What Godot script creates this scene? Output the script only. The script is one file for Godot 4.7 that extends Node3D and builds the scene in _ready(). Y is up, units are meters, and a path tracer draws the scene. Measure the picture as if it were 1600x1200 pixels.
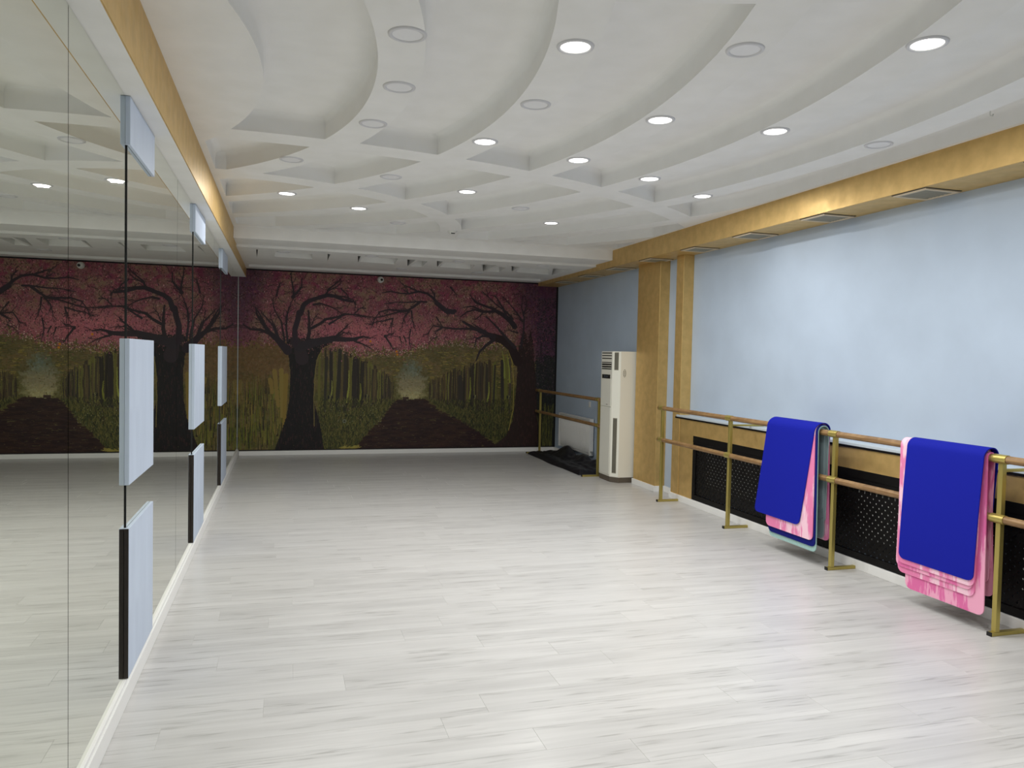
extends Node3D
# A dance studio: mirror wall on the left, mural at the far end, barres and mats on the right, coffered ceiling.
# x runs across the room, y is up, -z runs towards the mural. Units are metres.

const EYE := Vector3(0, 1.6, 0)
const XM := -0.685        # mirror face
const XB := -0.575        # face of the gold beam above the mirrors
const XR := 4.07          # face of the gold beam above the right wall
const XW := 4.43          # right wall
const ZF := -12.37        # mural wall
const ZC := -9.3          # front of the white cross beam
const ZN := 1.0           # near end of the coffered field
const ZB := 3.4           # back wall
const HC := 3.0           # underside of the coffered ceiling

var M := {}
var taken := {}
var rng := RandomNumberGenerator.new()

const BRANCHES := [
	[49.7,31.5,0,236,335,224,286,206,268],
	[31.5,13.3,0,183,308,144,263,115,240,103,222],
	[13.3,4.6,0,112,240,80,229,45,228,19,210],
	[13.3,5.3,0,106,228,85,198,68,169,65,145],
	[9.9,3.3,0,103,222,91,192,70,156],
	[9.9,3.3,0,144,251,126,209,105,185,88,168],
	[7.3,2.7,0,147,251,135,215,120,185,117,161],
	[8.6,2.7,0,171,269,158,196,134,154,125,118,128,106],
	[9.9,3.3,0,182,269,176,214,181,165,185,140],
	[6.6,2.7,0,176,208,176,177,193,124,204,99],
	[11.3,3.3,0,198,100,216,81,232,61,232,25],
	[9.3,3.3,0,204,102,201,72,195,39,191,11],
	[7.3,2.7,0,140,99,145,68,154,44],
	[16.6,6.6,0,254,276,262,236,262,199,258,149],
	[19.9,13.3,0,229,163,240,129,261,112,297,99],
	[16.6,8.0,0,297,99,327,88,357,91,388,103,425,109],
	[8.6,2.7,0,324,85,335,63,362,40,377,24],
	[6.0,2.3,0,335,69,360,56,375,42],
	[6.0,2.7,0,381,61,403,82,409,97],
	[6.0,2.3,0,357,91,397,91,428,102,440,136],
	[7.3,2.7,0,276,127,300,120,339,131,367,145,379,157],
	[11.3,3.3,0,271,217,301,200,325,181,373,170,391,159,441,160,497,169],
	[8.6,3.3,0,337,199,367,180,392,163],
	[5.3,2.3,0,434,155,456,133,478,135],
	[5.3,2.0,0,271,205,282,176,294,164],
	[36.4,23.2,0,224,292,272,276,314,265,356,255],
	[23.2,13.3,0,356,255,399,258,442,256],
	[11.3,4.0,0,436,254,467,245,498,251],
	[8.0,2.7,0,436,264,467,274,499,289],
	[9.9,2.7,0,359,252,374,236,392,219,407,200],
	[6.0,2.3,0,371,245,392,232,420,231],
	[19.9,19.9,0,212,283,208,225,220,182,223,157],
	[39.8,29.8,1,1108,331,1079,272,1040,243,995,231],
	[19.9,8.6,0,1002,231,961,215,920,200,869,172],
	[11.3,4.6,0,967,215,933,193,919,184],
	[14.6,4.6,0,1093,272,1050,229,1015,191,987,165,966,146],
	[9.9,4.0,0,988,231,954,229,927,243,921,276],
	[14.6,6.0,0,1002,244,969,268,942,295,929,331],
	[23.2,13.3,0,1091,185,1069,159,1031,134,996,119],
	[11.3,4.0,0,1006,118,965,107,928,92,904,73],
	[11.3,3.3,0,1000,127,952,130,918,122,885,133,862,153],
	[8.6,3.3,0,952,127,911,109,871,114],
	[11.3,4.0,0,1055,146,1041,114,1019,82,1002,59],
	[8.0,3.3,0,1083,155,1055,127,1006,95,982,73,947,45],
	[6.0,2.7,0,952,134,939,150,922,161],
	[9.9,3.3,0,1121,271,1130,211,1132,147,1120,107,1123,57],
	[7.3,2.7,0,1125,164,1107,138,1082,109,1054,80,1040,64],
	[6.6,2.7,0,1128,137,1141,97,1137,57],
	[6.6,2.7,0,1209,262,1209,296,1217,326,1232,343],
	[6.6,2.7,0,1105,211,1077,205,1063,196],
	[8.6,3.3,0,831,131,795,136,771,111,751,92],
	[15.2,6.6,0,835,131,805,139,772,117,752,102],
	[19.9,9.9,0,828,135,798,129,765,102,745,83],
	[9.9,3.3,0,751,86,722,65,686,58,650,68,615,69,577,63,539,70],
	[6.6,2.7,0,679,57,647,43,621,34],
	[6.6,2.7,0,751,80,748,64,731,45],
	[5.3,2.0,0,647,68,621,50],
	[6.6,2.7,0,719,99,690,98,648,103,597,104,549,113],
	[11.3,6.6,0,690,101,664,122,642,135],
	[8.0,2.7,0,648,137,604,137,566,135,531,146,509,178,500,203],
	[6.6,2.7,0,642,138,604,143,550,161,516,168,466,167,447,160],
	[8.0,2.7,0,652,132,630,161,621,200],
	[6.6,2.7,0,658,138,662,173,672,208],
	[6.0,2.7,0,656,211,650,250,657,282],
	[6.0,2.7,0,585,169,550,180,522,184,488,198],
	[5.3,2.3,0,585,172,576,195,580,220],
	[8.6,3.3,0,554,240,571,265,590,296],
	[5.3,2.3,0,551,238,580,236,589,226],
	[6.0,2.7,0,612,241,622,273],
	[6.0,2.7,0,628,238,641,263],
	[9.9,4.0,0,967,209,899,201,833,203,786,198,747,193,728,222,721,232],
	[6.0,2.7,0,786,198,760,218,754,228],
	[6.0,2.7,0,759,157,779,185,790,201],
	[4.6,2.0,0,764,237,741,248],
	[8.0,2.7,0,816,35,840,63],
	[8.0,3.3,0,965,107,924,95,904,73],
]

# ---------------------------------------------------------------- naming
func numbered(called: String) -> String:
	if not taken.has(called):
		taken[called] = 0
		return called
	taken[called] += 1
	return "%s_%03d" % [called, taken[called]]

func tag(o: Node, label: String, category: String, group := "", kind := "") -> void:
	o.set_meta("label", label)
	if category: o.set_meta("category", category)
	if group: o.set_meta("group", group)
	if kind: o.set_meta("kind", kind)

func thing(called: String, label: String, category: String, at := Vector3.ZERO, group := "") -> Node3D:
	var o := Node3D.new()
	o.name = numbered(called)
	o.position = at
	add_child(o)
	tag(o, label, category, group)
	return o

func obj(called: String, mesh: Mesh, m: Material, parent: Node = null) -> MeshInstance3D:
	var o := MeshInstance3D.new()
	o.mesh = mesh
	if m: o.material_override = m
	if parent == null:
		o.name = numbered(called)
		add_child(o)
	else:
		o.name = called
		parent.add_child(o, true)
	return o

func struct(called: String, mesh: Mesh, m: Material, label: String, category: String) -> MeshInstance3D:
	var o := obj(called, mesh, m)
	tag(o, label, category, "", "structure")
	return o

# ---------------------------------------------------------------- mesh helpers
func mk() -> SurfaceTool:
	var st := SurfaceTool.new()
	st.begin(Mesh.PRIMITIVE_TRIANGLES)
	st.set_smooth_group(-1)
	return st

func done(st: SurfaceTool) -> ArrayMesh:
	st.generate_normals()
	return st.commit()

func tri(st: SurfaceTool, a: Vector3, b: Vector3, c: Vector3) -> void:   # counter-clockwise from outside
	st.add_vertex(a); st.add_vertex(c); st.add_vertex(b)

func quad(st: SurfaceTool, a: Vector3, b: Vector3, c: Vector3, d: Vector3) -> void:
	tri(st, a, b, c); tri(st, a, c, d)

func face(st: SurfaceTool, pts: Array, middle: Vector3) -> void:   # convex face turned away from middle
	var n: Vector3 = (pts[1] - pts[0]).cross(pts[2] - pts[0])
	var c := Vector3.ZERO
	for p in pts: c += p
	c /= pts.size()
	if n.dot(c - middle) < 0: pts.reverse()
	for i in range(1, pts.size() - 1): tri(st, pts[0], pts[i], pts[i + 1])

func box(st: SurfaceTool, c: Vector3, s: Vector3, bev := 0.0) -> void:
	var h := s / 2
	if bev <= 0:
		for ax in 3:
			for sg in [-1.0, 1.0]:
				var pts := []
				for k in [[-1, -1], [1, -1], [1, 1], [-1, 1]]:
					var v := Vector3.ZERO
					v[ax] = sg * h[ax]; v[(ax + 1) % 3] = k[0] * h[(ax + 1) % 3]; v[(ax + 2) % 3] = k[1] * h[(ax + 2) % 3]
					pts.append(c + v)
				face(st, pts, c)
		return
	var vert := func(s3: Array, ax: int) -> Vector3:
		var v := Vector3.ZERO
		for i in 3: v[i] = s3[i] * (h[i] if i == ax else h[i] - bev)
		return c + v
	for ax in 3:
		var b := (ax + 1) % 3
		var d := (ax + 2) % 3
		for sg in [-1, 1]:
			var pts := []
			for k in [[-1, -1], [1, -1], [1, 1], [-1, 1]]:
				var s3 := [0, 0, 0]
				s3[ax] = sg; s3[b] = k[0]; s3[d] = k[1]
				pts.append(vert.call(s3, ax))
			face(st, pts, c)
		for s1 in [-1, 1]:
			for s2 in [-1, 1]:
				var e0 := [0, 0, 0]; var e1 := [0, 0, 0]
				e0[ax] = s1; e0[b] = s2; e0[d] = -1
				e1[ax] = s1; e1[b] = s2; e1[d] = 1
				face(st, [vert.call(e0, ax), vert.call(e1, ax), vert.call(e1, b), vert.call(e0, b)], c)
	for sx in [-1, 1]:
		for sy in [-1, 1]:
			for sz in [-1, 1]:
				var s3 := [sx, sy, sz]
				face(st, [vert.call(s3, 0), vert.call(s3, 1), vert.call(s3, 2)], c)

func span(st: SurfaceTool, a: Vector3, b: Vector3, bev := 0.0) -> void:   # box between two corners
	box(st, (a + b) / 2, (b - a).abs(), bev)

func span_mesh(a: Vector3, b: Vector3, bev := 0.0) -> ArrayMesh:
	var st := mk()
	span(st, a, b, bev)
	return done(st)

func rod(st: SurfaceTool, a: Vector3, b: Vector3, r: float, n := 16) -> void:
	var ax := (b - a).normalized()
	var u := ax.cross(Vector3.UP if absf(ax.y) < 0.9 else Vector3.RIGHT).normalized()
	var v := ax.cross(u)
	st.set_smooth_group(1)
	for i in n:
		var t0 := TAU * i / n
		var t1 := TAU * (i + 1) / n
		var d0 := (u * cos(t0) + v * sin(t0)) * r
		var d1 := (u * cos(t1) + v * sin(t1)) * r
		quad(st, a + d0, a + d1, b + d1, b + d0)
	st.set_smooth_group(-1)
	for i in n:
		var t0 := TAU * i / n
		var t1 := TAU * (i + 1) / n
		var d0 := (u * cos(t0) + v * sin(t0)) * r
		var d1 := (u * cos(t1) + v * sin(t1)) * r
		tri(st, a, a + d1, a + d0)
		tri(st, b, b + d0, b + d1)

func lathe(st: SurfaceTool, c: Vector3, prof: Array, n := 28) -> void:   # prof: Vector2(radius, y), listed so that the outside is on the right going up
	st.set_smooth_group(1)
	for j in prof.size() - 1:
		for i in n:
			var t0 := TAU * i / n
			var t1 := TAU * (i + 1) / n
			var p: Vector2 = prof[j]
			var q: Vector2 = prof[j + 1]
			var a := c + Vector3(cos(t0) * p.x, p.y, sin(t0) * p.x)
			var b := c + Vector3(cos(t1) * p.x, p.y, sin(t1) * p.x)
			var d := c + Vector3(cos(t0) * q.x, q.y, sin(t0) * q.x)
			var e := c + Vector3(cos(t1) * q.x, q.y, sin(t1) * q.x)
			if p.x > 0.0001: tri(st, a, d, b)
			if q.x > 0.0001: tri(st, b, d, e)
	st.set_smooth_group(-1)

func prism(st: SurfaceTool, foot: Array, y0: float, y1: float) -> void:   # convex footprint of Vector2(x, z)
	var c := Vector3.ZERO
	for p in foot: c += Vector3(p.x, 0, p.y)
	c /= foot.size()
	c.y = (y0 + y1) / 2
	var n := foot.size()
	var lo := []; var hi := []
	for p in foot:
		lo.append(Vector3(p.x, y0, p.y)); hi.append(Vector3(p.x, y1, p.y))
	for i in n:
		face(st, [lo[i], lo[(i + 1) % n], hi[(i + 1) % n], hi[i]], c)
	face(st, lo.duplicate(), c)
	face(st, hi.duplicate(), c)

# ---------------------------------------------------------------- materials
func plain(c: Color, rough := 0.6, metal := 0.0, spec := 0.5) -> StandardMaterial3D:
	var m := StandardMaterial3D.new()
	m.albedo_color = c
	m.roughness = rough
	m.metallic = metal
	m.metallic_specular = spec
	return m

func noise(seed_: int, freq: float, oct := 4, kind := FastNoiseLite.TYPE_SIMPLEX_SMOOTH) -> FastNoiseLite:
	var n := FastNoiseLite.new()
	n.seed = seed_; n.frequency = freq; n.fractal_octaves = oct; n.noise_type = kind
	n.fractal_type = FastNoiseLite.FRACTAL_FBM
	return n

func bytes_of(n: FastNoiseLite, w: int, h: int, big: Vector2i) -> PackedByteArray:   # a noise picture stretched to a larger size
	var im := n.get_seamless_image(w, h)
	im.convert(Image.FORMAT_L8)
	if Vector2i(w, h) != big: im.resize(big.x, big.y, Image.INTERPOLATE_CUBIC)
	return im.get_data()

func ramp_texture(n: FastNoiseLite, size: Vector2i, stretch: Vector2i, a: Color, b: Color, contrast := 1.0) -> ImageTexture:
	var d := bytes_of(n, size.x / stretch.x, size.y / stretch.y, size)
	var lut := []
	for i in 256:
		lut.append(a.lerp(b, clampf((i / 255.0 - 0.5) * contrast + 0.5, 0, 1)))
	var out := PackedByteArray()
	out.resize(size.x * size.y * 3)
	for i in size.x * size.y:
		var c: Color = lut[d[i]]
		out[i * 3] = c.r8; out[i * 3 + 1] = c.g8; out[i * 3 + 2] = c.b8
	return ImageTexture.create_from_image(Image.create_from_data(size.x, size.y, false, Image.FORMAT_RGB8, out))

func triplanar(m: StandardMaterial3D, tex: Texture2D, scale: Vector3, world := true) -> StandardMaterial3D:
	m.albedo_texture = tex
	m.uv1_triplanar = true
	m.uv1_world_triplanar = world
	m.uv1_scale = scale
	return m

func floor_texture() -> ImageTexture:
	# eight planks one above the other: pale limed oak with grey streaks along the length
	var w := 1024; var h := 1024
	var broad := bytes_of(noise(11, 0.012, 3), 128, h, Vector2i(w, h))
	var fine := bytes_of(noise(12, 0.05, 4), 64, h, Vector2i(w, h))
	var dark := bytes_of(noise(13, 0.028, 3), 160, h, Vector2i(w, h))
	var hair := bytes_of(noise(14, 0.16, 2), 96, h, Vector2i(w, h))
	var out := PackedByteArray()
	out.resize(w * h * 3)
	var tone := [0.0, -0.006, 0.006, -0.012, 0.008, -0.004, 0.004, -0.008]
	for y in h:
		var t: float = tone[y * 8 / h]
		for x in w:
			var i := y * w + x
			var v: float = 0.785 + t + (broad[i] - 128) / 255.0 * 0.06 + (fine[i] - 128) / 255.0 * 0.05
			var k: float = clampf((dark[i] - 168) / 46.0, 0, 1) * clampf((hair[i] - 70) / 110.0, 0.15, 1)
			v -= k * 0.11
			v = clampf(v, 0, 1)
			out[i * 3] = int(v * 255); out[i * 3 + 1] = int((v - 0.004) * 255); out[i * 3 + 2] = int((v - 0.012 - k * 0.003) * 255)
	return ImageTexture.create_from_image(Image.create_from_data(w, h, false, Image.FORMAT_RGB8, out))

func marble_texture(seed_: int, a: Color, b: Color) -> ImageTexture:   # swirled two-colour foam
	var w := 256; var h := 512
	var n := noise(seed_, 0.011, 4)
	n.domain_warp_enabled = true; n.domain_warp_amplitude = 40.0; n.domain_warp_frequency = 0.012
	var d := bytes_of(n, w, h / 2, Vector2i(w, h))
	var e := bytes_of(noise(seed_ + 1, 0.09, 3), w, h / 4, Vector2i(w, h))
	var out := PackedByteArray()
	out.resize(w * h * 3)
	for i in w * h:
		var k: float = clampf((d[i] - 112 + (e[i] - 128) * 0.45) / 50.0, 0, 1)
		var c := a.lerp(b, k)
		out[i * 3] = c.r8; out[i * 3 + 1] = c.g8; out[i * 3 + 2] = c.b8
	return ImageTexture.create_from_image(Image.create_from_data(w, h, false, Image.FORMAT_RGB8, out))

func materials() -> void:
	M.white = plain(Color(0.945, 0.943, 0.935), 0.75)
	M.white = triplanar(M.white, ramp_texture(noise(3, 0.02, 3), Vector2i(256, 256), Vector2i(1, 1), Color(0.97, 0.97, 0.965), Color(1, 1, 1)), Vector3.ONE * 0.6)
	M.trim = plain(Color(0.93, 0.93, 0.92), 0.5)
	M.blue = plain(Color(0.715, 0.775, 0.845), 0.7)
	M.blue = triplanar(M.blue, ramp_texture(noise(5, 0.015, 4), Vector2i(256, 256), Vector2i(1, 1), Color(0.955, 0.955, 0.955), Color(1, 1, 1)), Vector3.ONE * 0.35)
	var g := ramp_texture(noise(7, 0.018, 5), Vector2i(512, 512), Vector2i(1, 1), Color(0.925, 0.92, 0.90), Color(1, 1, 1), 1.2)
	M.gold = triplanar(plain(Color(0.855, 0.72, 0.465), 0.42, 0.55), g, Vector3.ONE * 0.9)
	var gr := ramp_texture(noise(8, 0.03, 4), Vector2i(256, 256), Vector2i(1, 1), Color(0.82, 0.82, 0.82), Color(1, 1, 1), 1.2)
	M.gold.roughness_texture = gr
	M.gold.roughness = 0.5
	M.brass = plain(Color(0.72, 0.655, 0.37), 0.36, 0.7)
	M.wood = triplanar(plain(Color(0.63, 0.50, 0.335), 0.5), ramp_texture(noise(21, 0.05, 4), Vector2i(256, 256), Vector2i(8, 1), Color(0.72, 0.68, 0.64), Color(1, 1, 1), 1.4), Vector3(4, 4, 1.2))
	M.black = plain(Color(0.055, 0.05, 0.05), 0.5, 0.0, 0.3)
	M.rubber = plain(Color(0.03, 0.03, 0.03), 0.6)
	M.mirror = plain(Color(0.915, 0.925, 0.885), 0.0, 1.0)
	M.backing = plain(Color(0.10, 0.11, 0.11), 0.6)
	M.slab = plain(Color(0.42, 0.42, 0.41), 0.9)
	M.plank = StandardMaterial3D.new()
	M.plank.albedo_texture = floor_texture()
	M.plank.roughness = 0.3
	M.board = triplanar(plain(Color(0.77, 0.82, 0.89), 0.55), ramp_texture(noise(31, 0.02, 4), Vector2i(256, 256), Vector2i(1, 4), Color(0.965, 0.965, 0.97), Color(1, 1, 1), 1.2), Vector3.ONE * 1.1)
	M.brown = plain(Color(0.13, 0.095, 0.075), 0.45)
	M.steel = plain(Color(0.72, 0.74, 0.73), 0.35, 0.8)
	M.ac = plain(Color(0.90, 0.895, 0.85), 0.35)
	M.ac_light = plain(Color(0.95, 0.948, 0.90), 0.35)
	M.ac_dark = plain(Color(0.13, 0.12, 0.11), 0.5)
	M.ac_grey = plain(Color(0.56, 0.545, 0.48), 0.5)
	M.ac_base = plain(Color(0.36, 0.325, 0.28), 0.55)
	M.radiator = plain(Color(0.90, 0.90, 0.89), 0.35)
	M.sill = plain(Color(0.74, 0.78, 0.81), 0.35)
	M.tarp = plain(Color(0.085, 0.085, 0.11), 0.5)
	M.mat_blue = plain(Color(0.06, 0.105, 0.60), 0.8, 0.0, 0.3)
	M.mat_navy = plain(Color(0.06, 0.09, 0.42), 0.8, 0.0, 0.3)
	M.mat_grey = plain(Color(0.52, 0.59, 0.61), 0.75)
	M.mat_teal = plain(Color(0.62, 0.76, 0.74), 0.75)
	M.mat_pink = plain(Color.WHITE, 0.75)
	M.mat_pink.albedo_texture = marble_texture(41, Color(0.90, 0.50, 0.68), Color(0.97, 0.80, 0.86))
	M.mat_rose = plain(Color.WHITE, 0.75)
	M.mat_rose.albedo_texture = marble_texture(47, Color(0.87, 0.42, 0.64), Color(0.94, 0.66, 0.77))
	M.lens_off = plain(Color(0.93, 0.93, 0.935), 0.45)
	M.ring = plain(Color(0.84, 0.84, 0.85), 0.4)
	M.lens_on = plain(Color(1, 1, 1), 0.4)
	M.lens_on.emission_enabled = true
	M.lens_on.emission = Color(1.0, 0.985, 0.95)
	M.lens_on.emission_energy_multiplier = 5.0
	M.vent = plain(Color(0.80, 0.73, 0.62), 0.5)
	M.vent_throat = plain(Color(0.56, 0.52, 0.44), 0.6)
	M.camera_white = plain(Color(0.85, 0.85, 0.83), 0.4)

# ---------------------------------------------------------------- mural
func canvas_line(im: Image, pts: Array, w0: float, w1: float, c: Color, wobble := 0.0) -> void:
	var total := 0.0
	for i in pts.size() - 1: total += pts[i].distance_to(pts[i + 1])
	var run := 0.0
	for i in pts.size() - 1:
		var a: Vector2 = pts[i]
		var b: Vector2 = pts[i + 1]
		var l := a.distance_to(b)
		var n := int(maxf(2, l / 1.2))
		for k in n:
			var p := a.lerp(b, float(k) / n)
			var w := lerpf(w0, w1, (run + l * k / n) / maxf(total, 1))
			p += Vector2(rng.randf_range(-1, 1), rng.randf_range(-1, 1)) * wobble
			dab(im, p, maxf(w / 2, 0.6), c)
		run += l

func dab(im: Image, p: Vector2, r: float, c: Color) -> void:   # a round touch of the brush
	var n := int(ceil(r))
	for dy in range(-n, n + 1):
		var hw := sqrt(maxf(r * r - dy * dy, 0))
		if hw < 0.3 and n > 1: continue
		im.fill_rect(Rect2i(int(p.x - hw), int(p.y) + dy, int(maxf(hw * 2, 1)), 1), c)

func inside(poly: Array, p: Vector2) -> bool:
	return Geometry2D.is_point_in_polygon(p, PackedVector2Array(poly))

func vs(a: Array) -> Array:
	var o := []
	for i in range(0, a.size(), 2): o.append(Vector2(a[i], a[i + 1]))
	return o

func paint(c: Color, j := 0.03) -> Color:
	var d := rng.randf_range(-j, j)
	return Color(clampf(c.r + d + rng.randf_range(-j, j) * 0.4, 0, 1), clampf(c.g + d, 0, 1), clampf(c.b + d + rng.randf_range(-j, j) * 0.4, 0, 1))

func mural_texture() -> ImageTexture:
	rng.seed = 77
	var W := 1280; var H := 691
	var im := Image.create(W, H, false, Image.FORMAT_RGB8)
	var trunk_l := vs([177, 262, 189, 341, 194, 405, 191, 501, 176, 581, 139, 693, 322, 696, 305, 590, 284, 517, 279, 420, 288, 339, 309, 290, 356, 269, 278, 262])
	var trunk_r := vs([1128, 205, 1112, 270, 1108, 323, 1104, 445, 1093, 576, 1065, 646, 995, 699, 1204, 702, 1193, 444, 1180, 330, 1172, 250, 1160, 205, 1150, 255, 1140, 215])
	var path := vs([603, 493, 725, 489, 772, 533, 904, 593, 1039, 693, 434, 698, 474, 640, 538, 583])
	var edge := vs([0, 282, 124, 271, 293, 291, 372, 289, 469, 311, 567, 305, 650, 299, 683, 273, 767, 254, 880, 251, 968, 266, 1102, 254, 1195, 322, 1288, 302])
	var edge_at := func(x: float) -> float:
		for i in edge.size() - 1:
			if x <= edge[i + 1].x: return lerpf(edge[i].y, edge[i + 1].y, (x - edge[i].x) / (edge[i + 1].x - edge[i].x))
		return 302.0
	var wine := Color(0.42, 0.245, 0.27)
	var rose := Color(0.60, 0.345, 0.375)
	var tan := Color(0.44, 0.34, 0.285)
	var plum := Color(0.24, 0.14, 0.22)
	var olive := Color(0.35, 0.31, 0.18)
	var moss := Color(0.255, 0.255, 0.125)
	var ochre := Color(0.48, 0.42, 0.20)
	var bark := Color(0.085, 0.075, 0.078)
	var wood := Color(0.145, 0.098, 0.09)
	var cloud := noise(61, 0.012, 4)
	var cloud2 := noise(62, 0.02, 3)
	im.fill(olive.darkened(0.2))
	im.fill_rect(Rect2i(0, 0, W, 285), wine)
	im.fill_rect(Rect2i(1187, 285, 93, 406), Color(0.13, 0.135, 0.125))
	# ground colours, laid with broad overlapping touches
	for i in 60000:
		var p := Vector2(rng.randf() * W, rng.randf() * H)
		var e: float = edge_at.call(p.x) + 34 * cloud.get_noise_2d(p.x * 3, 3) + rng.randf_range(-16, 16)
		var c := olive
		if p.y < e:
			var k := cloud.get_noise_2d(p.x, p.y)
			c = wine.lerp(tan, clampf(0.42 + k * 2.2, 0, 1))
			var d := Vector2((p.x - 500) / 330, (p.y - 235) / 90).length()
			c = c.lerp(rose, clampf(1.15 - d, 0, 0.85))
			var kk := cloud2.get_noise_2d(p.x, p.y + 900)
			if kk > 0.12: c = c.lerp(Color(0.42, 0.17, 0.255), clampf((kk - 0.12) * 4, 0, 0.75) * clampf(1.3 - p.y / 170, 0, 1))
			c = c.lerp(plum, clampf((p.x - 1080) / 110 + (120 - p.y) / 500, 0, 0.8) if p.x > 1000 else clampf((130 - p.x) / 120 + (90 - p.y) / 260, 0, 0.72))
		else:
			c = olive.lerp(moss, clampf(0.5 + cloud.get_noise_2d(p.x, p.y) * 1.5, 0, 1)).lerp(tan, 0.25 if p.y < 400 else 0.0)
			if p.x < 190: c = c.lerp(Color(0.37, 0.28, 0.17), clampf((560 - p.y) / 240, 0, 0.8))
			if p.y > 430 and p.x > 300 and p.x < 1095: c = c.lerp(Color(0.27, 0.26, 0.13), 0.6)
			var d2 := Vector2((p.x - 662) / (62 if p.y > 400 else 46), (p.y - 440) / (105.0 if p.y < 440 else 60.0)).length() + 0.35 * cloud2.get_noise_2d(p.x * 2, p.y * 2)
			if d2 < 1.25 and p.y < 492:
				var pale := Color(0.46, 0.43, 0.33).lerp(Color(0.36, 0.39, 0.335), clampf((420 - p.y) / 50, 0, 1)).lerp(Color(0.58, 0.55, 0.40), clampf((p.y - 440) / 40, 0, 1))
				c = c.lerp(pale, clampf((1.25 - d2) * 1.7, 0, 0.95))
			if p.x > 1187: c = Color(0.13, 0.135, 0.125)
		if inside(path, p):
			c = Color(0.135, 0.078, 0.078).lerp(Color(0.18, 0.115, 0.09), clampf(0.5 + 2 * cloud2.get_noise_2d(p.x * 0.5, p.y * 3), 0, 1))
			if p.x > 900: c = c.lerp(Color(0.13, 0.062, 0.08), 0.6)
		c = paint(c, 0.018 if inside(path, p) else 0.03)
		var wide := inside(path, p)
		im.fill_rect(Rect2i(int(p.x) - (9 if wide else 4), int(p.y) - (1 if wide else 4), 18 if wide else rng.randi_range(5, 9), 3 if wide else rng.randi_range(5, 9)), c)
	# canopy strokes over the avenue
	for i in 1500:
		var x := rng.randf_range(440, 1085)
		var y := rng.randf_range(295, 440)
		if Vector2((x - 662) / 66, (y - 425) / 95).length() < 1.0: continue
		var c := paint([olive, ochre, moss, Color(0.36, 0.30, 0.17)][rng.randi() % 4], 0.04)
		var l := rng.randf_range(6, 20)
		canvas_line(im, [Vector2(x, y), Vector2(x + l, y + rng.randf_range(-3, 5) * (1 if x > 662 else -1))], 2.5, 1, c)
	# rows of slender trunks on both sides
	for i in 300:
		var left := i % 2 == 0
		var t := rng.randf()
		var x := lerpf(300, 596, sqrt(t)) if left else lerpf(1085, 735, sqrt(t))
		var top := lerpf(300 if left else 330, 425, t) + rng.randf_range(-12, 18)
		var foot := lerpf(540, 486, t) + rng.randf_range(-14, 6)
		var w := lerpf(11, 2.5, t)
		var c: Color = paint([Color(0.20, 0.17, 0.125), Color(0.16, 0.145, 0.11), Color(0.30, 0.26, 0.16), Color(0.36, 0.35, 0.17), Color(0.24, 0.20, 0.15)][rng.randi() % 5], 0.025)
		canvas_line(im, [Vector2(x, top), Vector2(x + rng.randf_range(-4, 4), (top + foot) / 2), Vector2(x + rng.randf_range(-3, 3), foot)], w * 0.7, w, c, 0.5)
	for q in [[380, 300, 372, 530, 13], [400, 320, 398, 540, 10], [345, 300, 350, 540, 12], [440, 330, 436, 520, 15], [862, 400, 866, 520, 18], [330, 330, 322, 560, 9], [1040, 330, 1046, 540, 12], [1010, 350, 1006, 530, 8]]:
		canvas_line(im, [Vector2(q[0], q[1]), Vector2(q[2], q[3])], q[4], q[4] * 1.2, paint(Color(0.165, 0.15, 0.125), 0.02), 0.8)
	for q in [[415, 380, 408, 505], [350, 420, 344, 500], [905, 400, 902, 500], [985, 420, 980, 500], [1060, 300, 1075, 420], [1040, 290, 1052, 400], [460, 430, 458, 500]]:
		canvas_line(im, [Vector2(q[0], q[1]), Vector2((q[0] + q[2]) / 2.0 + 4, (q[1] + q[3]) / 2.0), Vector2(q[2], q[3])], 3, 8, paint(Color(0.44, 0.45, 0.19), 0.03), 0.6)
	# field with reeds left of the big trunk
	for i in 260:
		var x := rng.randf_range(2, 185)
		var y := rng.randf_range(470, 690)
		var c: Color = paint([Color(0.36, 0.37, 0.13), Color(0.28, 0.29, 0.11), Color(0.42, 0.36, 0.17), Color(0.15, 0.13, 0.09)][rng.randi() % 4], 0.04)
		canvas_line(im, [Vector2(x, y), Vector2(x + rng.randf_range(-5, 5), y - rng.randf_range(25, 90))], 3.5, 1, c, 0.3)
	for q in [[135, 385, 150, 520], [160, 380, 165, 560], [178, 400, 172, 600], [120, 420, 128, 470]]:
		canvas_line(im, [Vector2(q[0], q[1]), Vector2(q[2], q[3])], 16, 12, paint(Color(0.45, 0.385, 0.19), 0.02), 1.5)
	# grass and flowers along the path
	for i in 5200:
		var left := rng.randf() < 0.5
		var y := rng.randf_range(495, 690)
		var pe := lerpf(600, 440, (y - 495) / 195.0) if left else lerpf(728, 1040, (y - 495) / 195.0)
		var x := rng.randf_range(300, pe) if left else rng.randf_range(pe, 1095)
		if not left and y > 660: continue
		var c: Color = paint([Color(0.28, 0.28, 0.13), Color(0.20, 0.21, 0.10), Color(0.36, 0.34, 0.17), Color(0.12, 0.125, 0.065), Color(0.17, 0.19, 0.10)][rng.randi() % 5], 0.03)
		if not left: c = c.darkened(0.15)
		canvas_line(im, [Vector2(x, y), Vector2(x + rng.randf_range(-6, 6), y - rng.randf_range(4, 16))], 2.2, 1, c)
	for i in 60:
		dab(im, Vector2(rng.randf_range(320, 560), rng.randf_range(510, 600)), 1.3, paint(Color(0.56, 0.55, 0.42), 0.08))
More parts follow.
